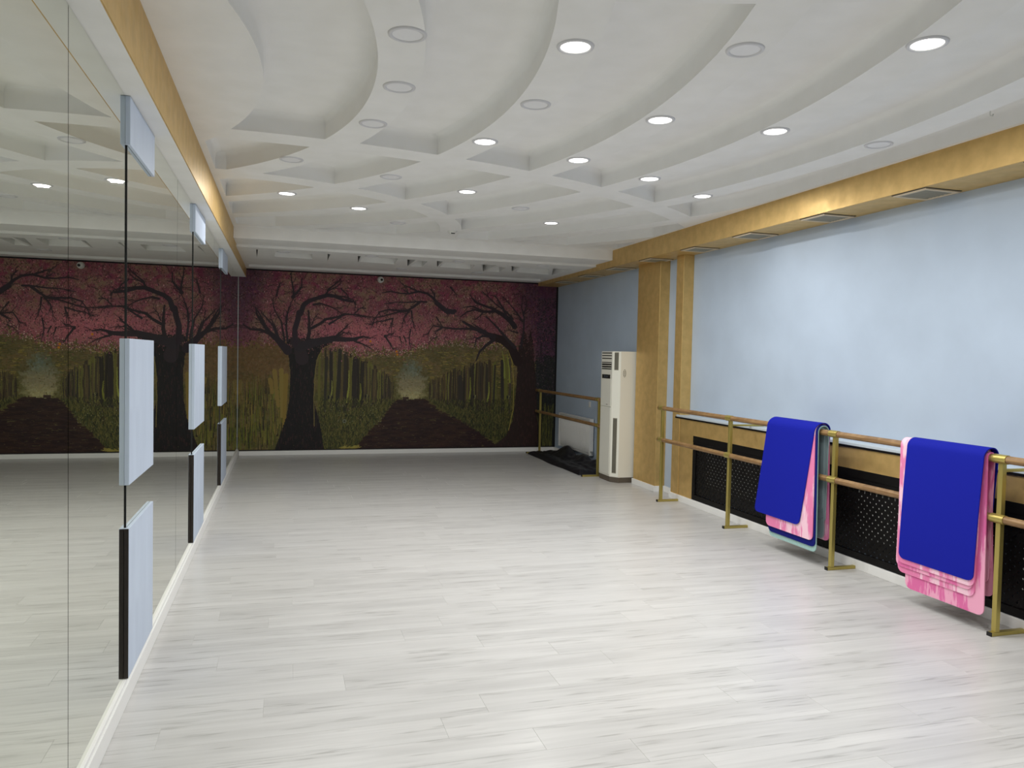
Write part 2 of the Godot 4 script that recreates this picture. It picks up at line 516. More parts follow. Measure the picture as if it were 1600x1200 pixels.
	for i in 40:
		var x := rng.randf_range(380, 450)
		canvas_line(im, [Vector2(x, 680 + rng.randf() * 8), Vector2(x + rng.randf_range(8, 24), 672 + rng.randf() * 12)], 2.2, 1, paint(Color(0.50, 0.46, 0.22), 0.05))
	# big trunks
	for pl in [[trunk_l, bark], [trunk_r, wood]]:
		var poly := PackedVector2Array(pl[0])
		for i in 16000:
			var p := Vector2(rng.randf_range(130, 360) if pl[1] == bark else rng.randf_range(990, 1210), rng.randf_range(205, 691))
			if Geometry2D.is_point_in_polygon(p, poly):
				var c: Color = pl[1]
				if rng.randf() < 0.12: c = c.lerp(Color(0.26, 0.15, 0.15), 0.5)
				im.fill_rect(Rect2i(int(p.x) - 1, int(p.y) - 7, 3, 14), paint(c, 0.012))
	# dark roots and ivy at the right border
	for i in 1300:
		var p := Vector2(rng.randf_range(1187, 1280), rng.randf_range(60, 470))
		im.fill_rect(Rect2i(int(p.x), int(p.y), rng.randi_range(2, 5), rng.randi_range(2, 5)), paint([Color(0.15, 0.13, 0.16), Color(0.25, 0.20, 0.22), Color(0.10, 0.10, 0.11)][rng.randi() % 3], 0.03))
	for i in 70:
		var x := rng.randf_range(1205, 1272)
		canvas_line(im, [Vector2(x, 690), Vector2(x + rng.randf_range(-8, 8), 600), Vector2(x + rng.randf_range(-14, 14), rng.randf_range(500, 560))], 3, 1.5, paint([Color(0.31, 0.31, 0.16), Color(0.10, 0.10, 0.08)][i % 2], 0.02))
	# pale outlines of the two arches
	canvas_line(im, vs([285, 598, 282, 484, 288, 371, 298, 323, 317, 294, 348, 275]), 3, 3, Color(0.42, 0.38, 0.20), 0.4)
	canvas_line(im, vs([955, 275, 1021, 256, 1062, 277, 1084, 332, 1093, 428, 1092, 532, 1074, 620]), 4, 3, Color(0.50, 0.45, 0.21), 0.4)
	# blossom: thousands of small touches
	for i in 24000:
		var p := Vector2(rng.randf() * 1190, 0)
		p.y = rng.randf() * (edge_at.call(p.x) + 12) + (rng.randf() * rng.randf() * 50 if i % 4 == 0 else 0.0)
		var k := cloud2.get_noise_2d(p.x * 1.4, p.y * 1.4 + 300)
		var warm := clampf(1.2 - Vector2((p.x - 500) / 260, (p.y - 245) / 65).length(), 0, 1)
		var c: Color
		var r := rng.randf()
		if r < 0.36: c = Color(0.25, 0.14, 0.165)
		elif r < 0.62: c = wine.lerp(rose, rng.randf())
		elif r < 0.62 + 0.28 * (0.3 + warm): c = Color(0.70, 0.39, 0.43)
		elif r < 0.97: c = Color(0.46, 0.36, 0.32)
		else: c = Color(0.66, 0.55, 0.52)
		if p.x > 1080 or p.x < 90: c = c.darkened(0.3)
		if k < -0.25: continue
		var s := rng.randi_range(1, 3) if i % 3 == 0 else rng.randi_range(1, 2)
		im.fill_rect(Rect2i(int(p.x), int(p.y), s, s + rng.randi_range(0, 2)), paint(c, 0.04))
	for i in 420:
		var x := rng.randf_range(380, 1080)
		dab(im, Vector2(x, edge_at.call(x) + rng.randf_range(-26, 22)), rng.randf_range(0.8, 1.7), paint(Color(0.70, 0.62, 0.56), 0.08))
	for q in [[497, 262], [604, 312], [601, 300]]:
		dab(im, Vector2(q[0], q[1]), 4.5, Color(0.66, 0.42, 0.12))
	# branches
	for b in BRANCHES:
		var pts := vs(b.slice(3))
		canvas_line(im, pts, b[0], b[1], paint(wood if b[2] == 1 else Color(0.155, 0.125, 0.145), 0.015), 0.35)
		# twigs curling off the branch
		for i in range(1, pts.size()):
			for k in 3:
				if b[0] > 14 and k > 0: continue
				var from: Vector2 = pts[i - 1].lerp(pts[i], rng.randf())
				var run: Vector2 = (pts[i] - pts[i - 1]).normalized().rotated(rng.randf_range(-0.9, 0.9))
				var bend := rng.randf_range(-0.7, 0.7)
				var l := rng.randf_range(6, 17)
				var mid := from + run * l
				var tip := mid + run.rotated(bend) * l
				canvas_line(im, [from, mid, tip], 1.9, 1, Color(0.16, 0.115, 0.13), 0.25)
	for i in 150:   # loose fine twigs in the crowns
		var from := Vector2(rng.randf_range(30, 1180), rng.randf_range(20, 250))
		var run := Vector2.from_angle(rng.randf() * TAU) * rng.randf_range(8, 16)
		canvas_line(im, [from, from + run, from + run + run.rotated(rng.randf_range(-0.8, 0.8))], 2.0, 1, Color(0.17, 0.115, 0.13), 0.3)
	for i in 900:   # small dark leaves
		var p := Vector2(rng.randf_range(20, 1180), rng.randf_range(8, 270))
		dab(im, p, rng.randf_range(0.8, 2.0), Color(0.15, 0.09, 0.11))
	# little lanterns among the trunks and a small gate at the end of the path
	for q in [[486, 479], [926, 479], [343, 484], [1071, 480]]:
		var v := Vector2(q[0], q[1])
		dab(im, v, 9, Color(0.10, 0.10, 0.08))
		canvas_line(im, [v + Vector2(-4, -5), v + Vector2(3, -6), v + Vector2(4, -2), v + Vector2(-2, 0), v + Vector2(4, 3), v + Vector2(2, 7), v + Vector2(-4, 6)], 1.8, 1.8, Color(0.50, 0.48, 0.30))
	im.fill_rect(Rect2i(630, 470, 20, 2), Color(0.55, 0.53, 0.42)); im.fill_rect(Rect2i(630, 470, 2, 16), Color(0.42, 0.40, 0.32)); im.fill_rect(Rect2i(648, 470, 2, 16), Color(0.42, 0.40, 0.32))
	im.fill_rect(Rect2i(628, 482, 24, 10), Color(0.20, 0.15, 0.12))
	dab(im, Vector2(400, 578), 8, Color(0.36, 0.37, 0.30)); dab(im, Vector2(400, 578), 4, Color(0.19, 0.18, 0.12))
	# black border painted along the top and the right edge
	im.fill_rect(Rect2i(0, 0, W, 5), Color(0.05, 0.04, 0.05))
	im.fill_rect(Rect2i(W - 8, 0, 8, H), Color(0.05, 0.05, 0.05))
	im.fill_rect(Rect2i(0, H - 4, W, 4), Color(0.09, 0.07, 0.07))
	im.adjust_bcs(1.28, 1.0, 1.0)
	im.generate_mipmaps()
	return ImageTexture.create_from_image(im)

# ---------------------------------------------------------------- ceiling
func disc(c: Vector2, r: float) -> PackedVector2Array:
	var p := PackedVector2Array()
	var n := int(clampf(r * 52, 60, 340))
	for i in n:
		p.append(c + Vector2.from_angle(TAU * i / n) * r)
	return p

func sector(c: Vector2, r0: float, r1: float) -> PackedVector2Array:   # opening to +x, from -75 to 75 degrees
	var p := PackedVector2Array()
	var n := int(r1 * 34)
	for i in n + 1:
		p.append(c + Vector2.from_angle(deg_to_rad(lerpf(-75, 75, float(i) / n))) * r1)
	for i in n + 1:
		p.append(c + Vector2.from_angle(deg_to_rad(lerpf(75, -75, float(i) / n))) * r0)
	return p

func rect(x0: float, x1: float, z0: float, z1: float) -> PackedVector2Array:
	return PackedVector2Array([Vector2(x0, z0), Vector2(x1, z0), Vector2(x1, z1), Vector2(x0, z1)])

func each_intersect(list: Array, b: PackedVector2Array) -> Array:
	var o := []
	for a in list: o.append_array(Geometry2D.intersect_polygons(a, b))
	return o

func each_clip(list: Array, b: PackedVector2Array) -> Array:
	var o := []
	for a in list: o.append_array(Geometry2D.clip_polygons(a, b))
	return o

func area(p: PackedVector2Array) -> float:
	var s := 0.0
	for i in p.size():
		s += p[i].cross(p[(i + 1) % p.size()])
	return s / 2

func tidy(p: PackedVector2Array) -> PackedVector2Array:
	var o := PackedVector2Array()
	for v in p:
		if o.is_empty() or o[o.size() - 1].distance_to(v) > 0.012: o.append(v)
	while o.size() > 3 and o[0].distance_to(o[o.size() - 1]) < 0.012: o.remove_at(o.size() - 1)
	if area(o) < 0: o.reverse()
	# points crowding a corner would cross when the outline is drawn inwards
	for pass_ in 3:
		var n := o.size()
		var turn := []
		for i in n:
			turn.append(absf(angle_difference((o[i] - o[(i - 1 + n) % n]).angle(), (o[(i + 1) % n] - o[i]).angle())))
		var keep := PackedVector2Array()
		for i in n:
			var p_ := (i - 1 + n) % n
			var q_ := (i + 1) % n
			var crowd: bool = turn[i] < 0.35 and ((turn[p_] >= 0.35 and o[i].distance_to(o[p_]) < 0.09) or (turn[q_] >= 0.35 and o[i].distance_to(o[q_]) < 0.09))
			if not crowd or n < 6: keep.append(o[i])
		o = keep
	return o

func extent(p: PackedVector2Array) -> Rect2:
	var r := Rect2(p[0], Vector2.ZERO)
	for v in p: r = r.expand(v)
	return r

func mirrored(p: PackedVector2Array) -> PackedVector2Array:
	var o := PackedVector2Array()
	for v in p: o.append(Vector2(v.x, -8.3 - v.y))
	return tidy(o)

func coffer_cells() -> Array:
	var c1 := Vector2(-2.95, -4.15)
	var s1 := Vector2(-0.35, -11.55)
	var s2 := Vector2(-0.65, -9.0)
	var cells := []
	for k in range(0, 9):
		var r := 2.719 + 0.773 * k
		var ring := [sector(c1, r + 0.11, r + 0.773 - 0.11)]
		var field := each_intersect(ring, rect(-0.53, 4.035, ZC + 0.2, -4.15 + 5.0))
		# middle field between the two outermost cross bands
		var a := each_clip(field, disc(s1, 6.30))
		a = each_clip(a, disc(Vector2(s1.x, -8.3 - s1.y), 6.30))
		for p in a: cells.append(tidy(p))
		# the far field, and its mirror image behind
		var b := each_intersect(field, disc(s1, 6.06))
		var bb := each_clip(b, disc(s2, 2.578))
		bb.append_array(each_intersect(b, disc(s2, 2.34)))
		for p in bb:
			cells.append(tidy(p)); cells.append(mirrored(p))
	var good := []
	for p in cells:
		var e := extent(p)
		if p.size() >= 3 and absf(area(p)) > 0.012 and e.size.x > 0.14: good.append(p)
	return good

func inset(p: PackedVector2Array, d: float) -> PackedVector2Array:   # counter-clockwise in (x, z): same number of points
	var o := PackedVector2Array()
	var n := p.size()
	for i in n:
		var a := (p[i] - p[(i - 1 + n) % n]).normalized()
		var b := (p[(i + 1) % n] - p[i]).normalized()
		var na := Vector2(-a.y, a.x)
		var nb := Vector2(-b.y, b.x)
		var m := na + nb
		m = m / maxf(m.length_squared() / 2.0, 0.12)
		o.append(p[i] + m * d)
	return o

func coffer_mesh(p: PackedVector2Array, y: float, depth: float, cove: float) -> ArrayMesh:
	var n := p.size()
	if cove > 0:
		if area(inset(p, cove)) <= 0 or Geometry2D.triangulate_polygon(inset(p, cove)).is_empty(): cove = 0.0
	var rows := [[0.0, 0.0], [depth - cove, 0.0]]
	if cove > 0:
		for k in range(1, 7):
			var t := k / 6.0 * PI / 2
			rows.append([depth - cove + sin(t) * cove, cove * (1 - cos(t))])
	# smooth runs of the outline share one group; a corner starts a new one
	var grp := []
	var g := 1
	for i in n:
		var a := (p[i] - p[(i - 1 + n) % n]).angle()
		var b := (p[(i + 1) % n] - p[i]).angle()
		if absf(angle_difference(a, b)) > 0.35: g += 1
		grp.append(g)
	var st := mk()
	var rings := []
	for r in rows: rings.append(inset(p, r[1]))
	for k in rows.size() - 1:
		for i in n:
			var j := (i + 1) % n
			var a: Vector2 = rings[k][i]; var b: Vector2 = rings[k][j]
			var c: Vector2 = rings[k + 1][j]; var d: Vector2 = rings[k + 1][i]
			st.set_smooth_group(grp[i])
			var va := Vector3(a.x, y + rows[k][0], a.y); var vb := Vector3(b.x, y + rows[k][0], b.y)
			var vc := Vector3(c.x, y + rows[k + 1][0], c.y); var vd := Vector3(d.x, y + rows[k + 1][0], d.y)
			quad(st, va, vb, vc, vd)
	st.set_smooth_group(-1)
	var top: PackedVector2Array = rings[rings.size() - 1]
	var ids := Geometry2D.triangulate_polygon(top)
	var yt: float = y + rows[rows.size() - 1][0]
	for i in range(0, ids.size(), 3):
		var a := top[ids[i]]; var b := top[ids[i + 1]]; var c := top[ids[i + 2]]
		flat_down(st, a, b, c, yt)
	return done(st)

func flat_down(st: SurfaceTool, a: Vector2, b: Vector2, c: Vector2, y: float) -> void:
	var va := Vector3(a.x, y, a.y); var vb := Vector3(b.x, y, b.y); var vc := Vector3(c.x, y, c.y)
	if (vb - va).cross(vc - va).y > 0: tri(st, va, vc, vb)
	else: tri(st, va, vb, vc)

func plate_mesh(x0: float, x1: float, z0: float, z1: float, y: float, cells: Array, step := 0.12) -> ArrayMesh:   # a flat underside with the coffers left open
	var st := mk()
	var n := int(ceil((x1 - x0) / step))
	for i in n:
		var a := x0 + (x1 - x0) * i / n
		var b := x0 + (x1 - x0) * (i + 1) / n
		var list := [rect(a, b, z0, z1)]
		for c in cells:
			var e := extent(c)
			if e.position.x < b and e.end.x > a: list = each_clip(list, c)
		for p in list:
			if area(p) < 0: continue
			var ids := Geometry2D.triangulate_polygon(p)
			for k in range(0, ids.size(), 3): flat_down(st, p[ids[k]], p[ids[k + 1]], p[ids[k + 2]], y)
	return done(st)

func downlight(at: Vector3, lit: bool, label: String, group: String) -> void:
	var t := thing("downlight", label, "downlight", at, group)
	var st := mk()
	lathe(st, Vector3.ZERO, [Vector2(0.066, -0.002), Vector2(0.068, -0.007), Vector2(0.076, -0.009), Vector2(0.084, -0.006), Vector2(0.086, 0.0)], 36)
	obj("trim_ring", done(st), M.ring, t)
	st = mk()
	lathe(st, Vector3.ZERO, [Vector2(0.0, -0.003), Vector2(0.067, -0.003)], 36)
	obj("diffuser", done(st), M.lens_on if lit else M.lens_off, t)
	if lit:
		var l := AreaLight3D.new()
		l.name = "light"
		l.area_size = Vector2(0.088, 0.088)
		l.light_energy = LAMP
		l.light_color = Color(1.0, 0.995, 0.985)
		l.shadow_enabled = true
		l.area_range = 30.0
		l.position = Vector3(0, -0.012, 0)
		l.rotation_degrees = Vector3(-90, 0, 0)
		t.add_child(l)

# ---------------------------------------------------------------- right side
func barre_post(z: float, bracket: bool, label: String, group: String, into_room := false) -> void:
	var t := thing("barre_post", label, "barre post", Vector3(4.06, 0, z), group)
	var way := -1.0 if into_room else 1.0
	var hi := 1.04 if into_room else 1.055
	var lo := 0.69 if into_room else 0.70
	var us := mk()
	span(us, Vector3(-0.004, 0.024, -0.016), Vector3(0.028, lo - 0.0242, 0.016), 0.002)
	span(us, Vector3(-0.004, lo + 0.0242, -0.016), Vector3(0.028, hi - 0.0242, 0.016), 0.002)
	obj("upright", done(us), M.brass, t)
	obj("foot", span_mesh(Vector3(0.012 - way * 0.042, 0.0, -0.016), Vector3(0.012 + way * 0.225, 0.024, 0.016), 0.002), M.brass, t)
	var tip := 0.012 - way * 0.042 if not into_room else 0.012 + way * 0.225
	obj("end_cap", span_mesh(Vector3(tip - 0.0065, 0.0, -0.017), Vector3(tip, 0.025, 0.017), 0.001), M.rubber, t)
	if bracket: obj("wall_bracket", span_mesh(Vector3(0.026, 0.978, -0.010), Vector3(0.37, 0.996, 0.010), 0.002), M.brass, t)
	for y in [hi, lo]:
		var st := mk()
		for i in 28:   # a sleeve around the rail
			var t0 := TAU * i / 28
			var t1 := TAU * (i + 1) / 28
			var d0 := Vector3(cos(t0), sin(t0), 0)
			var d1 := Vector3(cos(t1), sin(t1), 0)
			var c := Vector3(0, y, 0)
			var e := Vector3(0, 0, 0.045)
			st.set_smooth_group(1)
			quad(st, c + d0 * 0.0275 + e, c + d0 * 0.0275 - e, c + d1 * 0.0275 - e, c + d1 * 0.0275 + e)
			st.set_smooth_group(2)
			quad(st, c + d0 * 0.0238 - e, c + d0 * 0.0238 + e, c + d1 * 0.0238 + e, c + d1 * 0.0238 - e)
			st.set_smooth_group(-1)
			quad(st, c + d0 * 0.0238 + e, c + d0 * 0.0275 + e, c + d1 * 0.0275 + e, c + d1 * 0.0238 + e)
			quad(st, c + d0 * 0.0275 - e, c + d0 * 0.0238 - e, c + d1 * 0.0238 - e, c + d1 * 0.0275 - e)
		obj("collar", done(st), M.brass, t)

func rail(z0: float, z1: float, y: float, label: String, group: String, m: Material) -> void:
	var st := mk()
	rod(st, Vector3(4.06, y, z0), Vector3(4.06, y, z1), 0.0235, 24)
	var o := obj("barre_rail", done(st), m)
	tag(o, label, "barre rail", group)

func mat(label: String, group: String, out_m: Material, in_m: Material, r: float, yf: float, yb: float, zf: float, zt: float, zb: float, lean: float, bow := 0.0, width := 0.61) -> void:
	var T := 0.0065
	var xr := 4.06; var yr := 1.055
	var path := []   # [x, y, distance from start]
	var nf := 22
	for i in nf:
		var k := pow(float(i) / nf, 1.0)
		var y := lerpf(yf, yr, k)
		var d := (yr - y) / (yr - yf)
		path.append(Vector2(xr - r - lean * d * d - bow * sin(d * PI), y))
	for i in 17:
		var t := PI - PI * i / 16.0
		path.append(Vector2(xr + cos(t) * r, yr + sin(t) * r))
	for i in range(1, 19):
		path.append(Vector2(xr + r + 0.01 * i / 18.0, lerpf(yr, yb, i / 18.0)))
	# refine the ends for the rounded corners
	var fine := []
	for i in path.size():
		fine.append(path[i])
		if i == 0 or i == path.size() - 2:
			for k in [0.1, 0.25, 0.45, 0.7]:
				var kk: float = k if i == 0 else 1.0 - [0.7, 0.45, 0.25, 0.1][[0.1, 0.25, 0.45, 0.7].find(k)]
				fine.append(path[i].lerp(path[i + 1], kk))
	var len_ := [0.0]
	for i in fine.size() - 1: len_.append(len_[i] + fine[i].distance_to(fine[i + 1]))
	var total: float = len_[len_.size() - 1]
	var s_top: float = total * ((yr - yf) + 0.05) / ((yr - yf) + (yr - yb) + 0.1)
	var rc := 0.045
	var outer := []; var inner := []; var uv := []
	var nw := 8
	for i in fine.size():
		var a: Vector2 = fine[maxi(i - 1, 0)]
		var b: Vector2 = fine[mini(i + 1, fine.size() - 1)]
		var d := (b - a).normalized()
		var n := Vector2(-d.y, d.x)      # to the left of travel: up over the rail, outward
		var s: float = len_[i]
		var e := minf(s, total - s)
		var hw := width / 2
		if e < rc: hw = width / 2 - rc + sqrt(maxf(rc * rc - (rc - e) * (rc - e), 0))
		var zc: float = lerpf(zf, zt, clampf(s / s_top, 0, 1)) if s < s_top else lerpf(zt, zb, clampf((s - s_top) / (total - s_top), 0, 1))
		var ro := []; var ri := []; var ru := []
		for k in nw + 1:
			var z := zc + lerpf(-hw, hw, float(k) / nw)
			ro.append(Vector3(fine[i].x + n.x * T / 2, fine[i].y + n.y * T / 2, z))
			ri.append(Vector3(fine[i].x - n.x * T / 2, fine[i].y - n.y * T / 2, z))
			ru.append(Vector2((lerpf(-hw, hw, float(k) / nw) + 0.305) / 0.61, s / 1.83))
		outer.append(ro); inner.append(ri); uv.append(ru)
	var mesh := ArrayMesh.new()
	for side in 2:
		var st := mk()
		st.set_smooth_group(1)
		var g: Array = outer if side == 0 else inner
		for i in fine.size() - 1:
			for k in nw:
				var ids := [[i, k], [i, k + 1], [i + 1, k + 1], [i, k], [i + 1, k + 1], [i + 1, k]]
				if side == 1: ids = [[i, k], [i + 1, k + 1], [i, k + 1], [i, k], [i + 1, k], [i + 1, k + 1]]
				for q in ids:
					st.set_uv(uv[q[0]][q[1]])
					st.add_vertex(g[q[0]][q[1]])
		if side == 0:   # the cut edge belongs to the outer colour
			st.set_smooth_group(-1)
			for i in fine.size() - 1:
				for k in [0, nw]:
					for q in [[0, i], [1, i], [1, i + 1], [0, i], [1, i + 1], [0, i + 1]]:
						st.set_uv(uv[q[1]][k])
						st.add_vertex((outer if q[0] == 0 else inner)[q[1]][k])
			for i in [0, fine.size() - 1]:
				for k in nw:
					for q in [[0, k], [1, k], [1, k + 1], [0, k], [1, k + 1], [0, k + 1]]:
						st.set_uv(uv[i][q[1]])
						st.add_vertex((outer if q[0] == 0 else inner)[i][q[1]])
		st.generate_normals()
		st.commit(mesh)
	mesh.surface_set_material(0, out_m)
	mesh.surface_set_material(1, in_m)
	var o := obj("yoga_mat", mesh, null)
	tag(o, label, "yoga mat", group)

func lattice(x: float, y0: float, y1: float, z0: float, z1: float) -> ArrayMesh:   # two layers of crossed diagonal slats
	var st := mk()
	var pitch := 0.062
	for layer in 2:
		var sg := 1.0 if layer == 0 else -1.0
		var c0 := y0 - (z1 - z0)
		var n := int(((y1 - y0) + (z1 - z0)) / pitch) + 2
		for i in n:
			var c := c0 + i * pitch     # y = c + (z - z0) for layer 0; y = c + (z1 - z) for layer 1
			var ta := maxf(0, y0 - c)
			var tb := minf(z1 - z0, y1 - c)
			if tb - ta < 0.01: continue
			var pa := Vector3(x + layer * 0.0008, c + ta, z0 + ta if layer == 0 else z1 - ta)
			var pb := Vector3(x + layer * 0.0008, c + tb, z0 + tb if layer == 0 else z1 - tb)
			var d := (pb - pa).normalized()
			var w := Vector3(0, d.z, -d.y) * 0.0162
			var h := Vector3(0.0012, 0, 0)
			var mid := (pa + pb) / 2
			face(st, [pa - w - h, pb - w - h, pb + w - h, pa + w - h], mid)
			face(st, [pa - w - h, pb - w - h, pb - w + h, pa - w + h], mid)
			face(st, [pa + w - h, pb + w - h, pb + w + h, pa + w + h], mid)
			face(st, [pa - w + h, pb - w + h, pb + w + h, pa + w + h], mid)
	return done(st)

func radiator_mesh(x0: float, x1: float, y0: float, y1: float, z0: float, z1: float, ribs: int, swell := 0.014) -> ArrayMesh:   # pressed panel with rounded vertical channels on its room side
	var st := mk()
	span(st, Vector3(x0 + 0.012, y0, z0), Vector3(x1, y1, z1), 0.004)
	st.set_smooth_group(1)
	var n := ribs * 8
	var prev := []
	for i in n + 1:
		var t := float(i) / n
		var z := lerpf(z0 + 0.03, z1 - 0.03, t)
		var bump := pow(absf(sin(t * ribs * PI)), 0.6) * swell
		var row := [Vector3(x0 + 0.0125, y0 + 0.03, z), Vector3(x0 + 0.013 - bump, y0 + 0.05, z), Vector3(x0 + 0.013 - bump, y1 - 0.05, z), Vector3(x0 + 0.0125, y1 - 0.03, z)]
		if i > 0:
			for k in 3: quad(st, prev[k + 1], prev[k], row[k], row[k + 1])
		prev = row
	return done(st)

const LAMP := 1.33

func _ready() -> void:
	rng.seed = 5
	# ---- camera
	var f := 1205.0
	var d := Vector3(445.5 - 800.0, -(549.0 - 600.0), -f).normalized()
	var up := Vector3(1, -0.0213, 0).cross(d).normalized()
	if up.y < 0: up = -up
	var zz := -d
	var xx := up.cross(zz)
	var cam := Camera3D.new()
	cam.name = "camera"
	# rows of the matrix are the world axes seen from the camera, so its columns are the camera axes in the world
	cam.basis = Basis(Vector3(xx.x, up.x, zz.x), Vector3(xx.y, up.y, zz.y), Vector3(xx.z, up.z, zz.z))
	cam.position = EYE
	cam.fov = rad_to_deg(2 * atan(600.0 / f))
	cam.near = 0.05
	cam.far = 60
	add_child(cam)
	cam.make_current()
	# ---- surroundings and exposure
	var we := WorldEnvironment.new()
	we.name = "surroundings"
	var env := Environment.new()
	env.background_mode = Environment.BG_COLOR
	env.background_color = Color(0.05, 0.05, 0.055)
	env.tonemap_mode = Environment.TONE_MAPPER_LINEAR
	env.tonemap_exposure = 1.0
	env.sdfgi_enabled = true; env.ssao_enabled = true; env.ssil_enabled = true
	we.environment = env
	add_child(we)
	materials()
	build_shell()
	build_ceiling()
	build_lights()
	build_mirrors()
	build_right()
	build_barres()
	build_mats()
	build_far_corner()
	build_small()

# ---------------------------------------------------------------- the room
func build_shell() -> void:
	# floor slab with planks laid across the room
	var fl := struct("floor", span_mesh(Vector3(-0.86, -0.16, ZF - 0.2), Vector3(XW + 0.2, -0.0015, ZB + 0.2)), M.slab, "pale limed oak laminate floor laid across the studio", "floor")
	var joints := {0: 0.054, -1: 0.293, -2: -0.077, -3: 0.895, -4: 0.673, -5: 1.04, -6: 1.41, -7: 1.646, 1: 1.066, 2: 2.04, 3: 0.912, 4: -0.078, 6: 0.06, 7: -0.318}
	var rest := mk()
	var pw := 0.1885
	for r in range(-38, 46):
		var z1 := -3.856 - pw * r
		var z0 := z1 - pw
		if z1 > ZB: continue
		z0 = maxf(z0, ZF)
		if z1 - z0 < 0.02: continue
		var j: float = joints[r] if joints.has(r) else rng.randf() * 1.38
		while j > -0.68: j -= 1.38
		while j < XW:
			var a := maxf(j, -0.68)
			var b := minf(j + 1.38, XW)
			j += 1.38
			if b - a < 0.02: continue
			var seen := z0 < -2.0
			var st := mk() if seen else rest
			plank(st, a, b, z0, z1)
			if seen: obj("plank", done(st), M.plank, fl)
	var o := obj("plank", done(rest), M.plank, fl)
	o.set_meta("kind", "stuff")
	# walls
	struct("wall_left", span_mesh(Vector3(-0.88, 0, ZF - 0.2), Vector3(-0.72, 3.3, ZB + 0.2)), M.white, "white wall behind the row of mirrors", "wall")
	struct("wall_right", span_mesh(Vector3(XW, 0, ZF - 0.2), Vector3(XW + 0.16, 3.3, ZB + 0.2)), M.blue, "light blue painted wall behind the barres", "wall")
	struct("wall_back", span_mesh(Vector3(-0.72, 0, ZB), Vector3(XW, 3.3, ZB + 0.16)), M.blue, "plain light blue end wall facing the mural", "wall")
	struct("wall_far", span_mesh(Vector3(-0.72, 0, ZF - 0.18), Vector3(XW, 3.3, ZF - 0.02)), M.white, "end wall carrying the blossom tree mural", "wall")
	# the mural: a painted skin on the far wall
	var st := SurfaceTool.new()
	st.begin(Mesh.PRIMITIVE_TRIANGLES)
	var x0 := -0.69; var x1 := XW
	var pts := [[x0, 0.07, 0, 1], [x1, 0.07, 1, 1], [x1, 2.84, 1, 0], [x0, 2.84, 0, 0]]
	for i in [0, 2, 1, 0, 3, 2]:
		st.set_uv(Vector2(pts[i][2], pts[i][3]))
		st.set_normal(Vector3(0, 0, 1))
		st.add_vertex(Vector3(pts[i][0], pts[i][1], ZF))
	var back := mk()
	span(back, Vector3(x0, 0.07, ZF - 0.019), Vector3(x1, 2.84, ZF - 0.0005))
	var mm := plain(Color.WHITE, 0.55, 0.0, 0.4)
	mm.albedo_texture = mural_texture()
	var mesh := st.commit()
	var mu := obj("mural", done(back), M.backing)
	tag(mu, "dark mural of pink blossom trees arching over a woodland path", "mural")
	obj("painted_face", mesh, mm, mu)
	struct("baseboard_far", span_mesh(Vector3(-0.66, 0, ZF), Vector3(XW, 0.068, ZF + 0.016), 0.003), M.trim, "white baseboard under the mural", "baseboard")
	# left baseboard: a board with a stepped top
	st = mk()
	span(st, Vector3(-0.72, 0, ZF + 0.016), Vector3(-0.664, 0.088, ZB), 0.003)
	span(st, Vector3(-0.72, 0.086, ZF + 0.016), Vector3(-0.672, 0.106, ZB), 0.003)
	struct("baseboard_left", done(st), M.trim, "white stepped baseboard under the mirrors", "baseboard")
	# boxed beam over the mirrors: white underside, gold face
	struct("trim_1", span_mesh(Vector3(-0.72, 2.71, ZF), Vector3(XB - 0.006, 3.3, ZB)), M.white, "white boxed soffit running above the mirrors", "soffit")
	struct("trim_2", span_mesh(Vector3(XB - 0.006, 2.712, ZF), Vector3(XB, 3.02, ZB)), M.gold, "gold painted face of the soffit above the mirrors", "beam")
	# beam over the right wall
	struct("trim_3", span_mesh(Vector3(XR, 2.785, ZF), Vector3(XW, 3.3, ZB), 0.002), M.gold, "gold painted beam with air vents above the blue wall", "beam")
	# pilasters
	struct("trim_4", span_mesh(Vector3(4.30, 0, -9.0), Vector3(XW, 2.785, -8.4), 0.002), M.gold, "wide gold pilaster beside the air conditioner", "pilaster")
	struct("trim_5", span_mesh(Vector3(4.30, 0, -8.0), Vector3(XW, 2.785, -7.835), 0.002), M.gold, "narrow gold pilaster beside the radiator cover", "pilaster")
	# right baseboard in lengths
	st = mk()
	span(st, Vector3(4.414, 0, ZF + 0.016), Vector3(XW, 0.07, -9.0), 0.002)
	span(st, Vector3(4.285, 0, -9.014), Vector3(4.30, 0.07, -8.386), 0.002)
	span(st, Vector3(4.2995, 0, -8.4), Vector3(XW, 0.07, -8.385), 0.002)
	span(st, Vector3(4.414, 0, -8.385), Vector3(XW, 0.07, -8.014), 0.002)
	span(st, Vector3(4.285, 0, -8.014), Vector3(4.305, 0.07, ZB), 0.002)
	struct("baseboard_right", done(st), M.trim, "white baseboard along the blue wall and radiator cover", "baseboard")

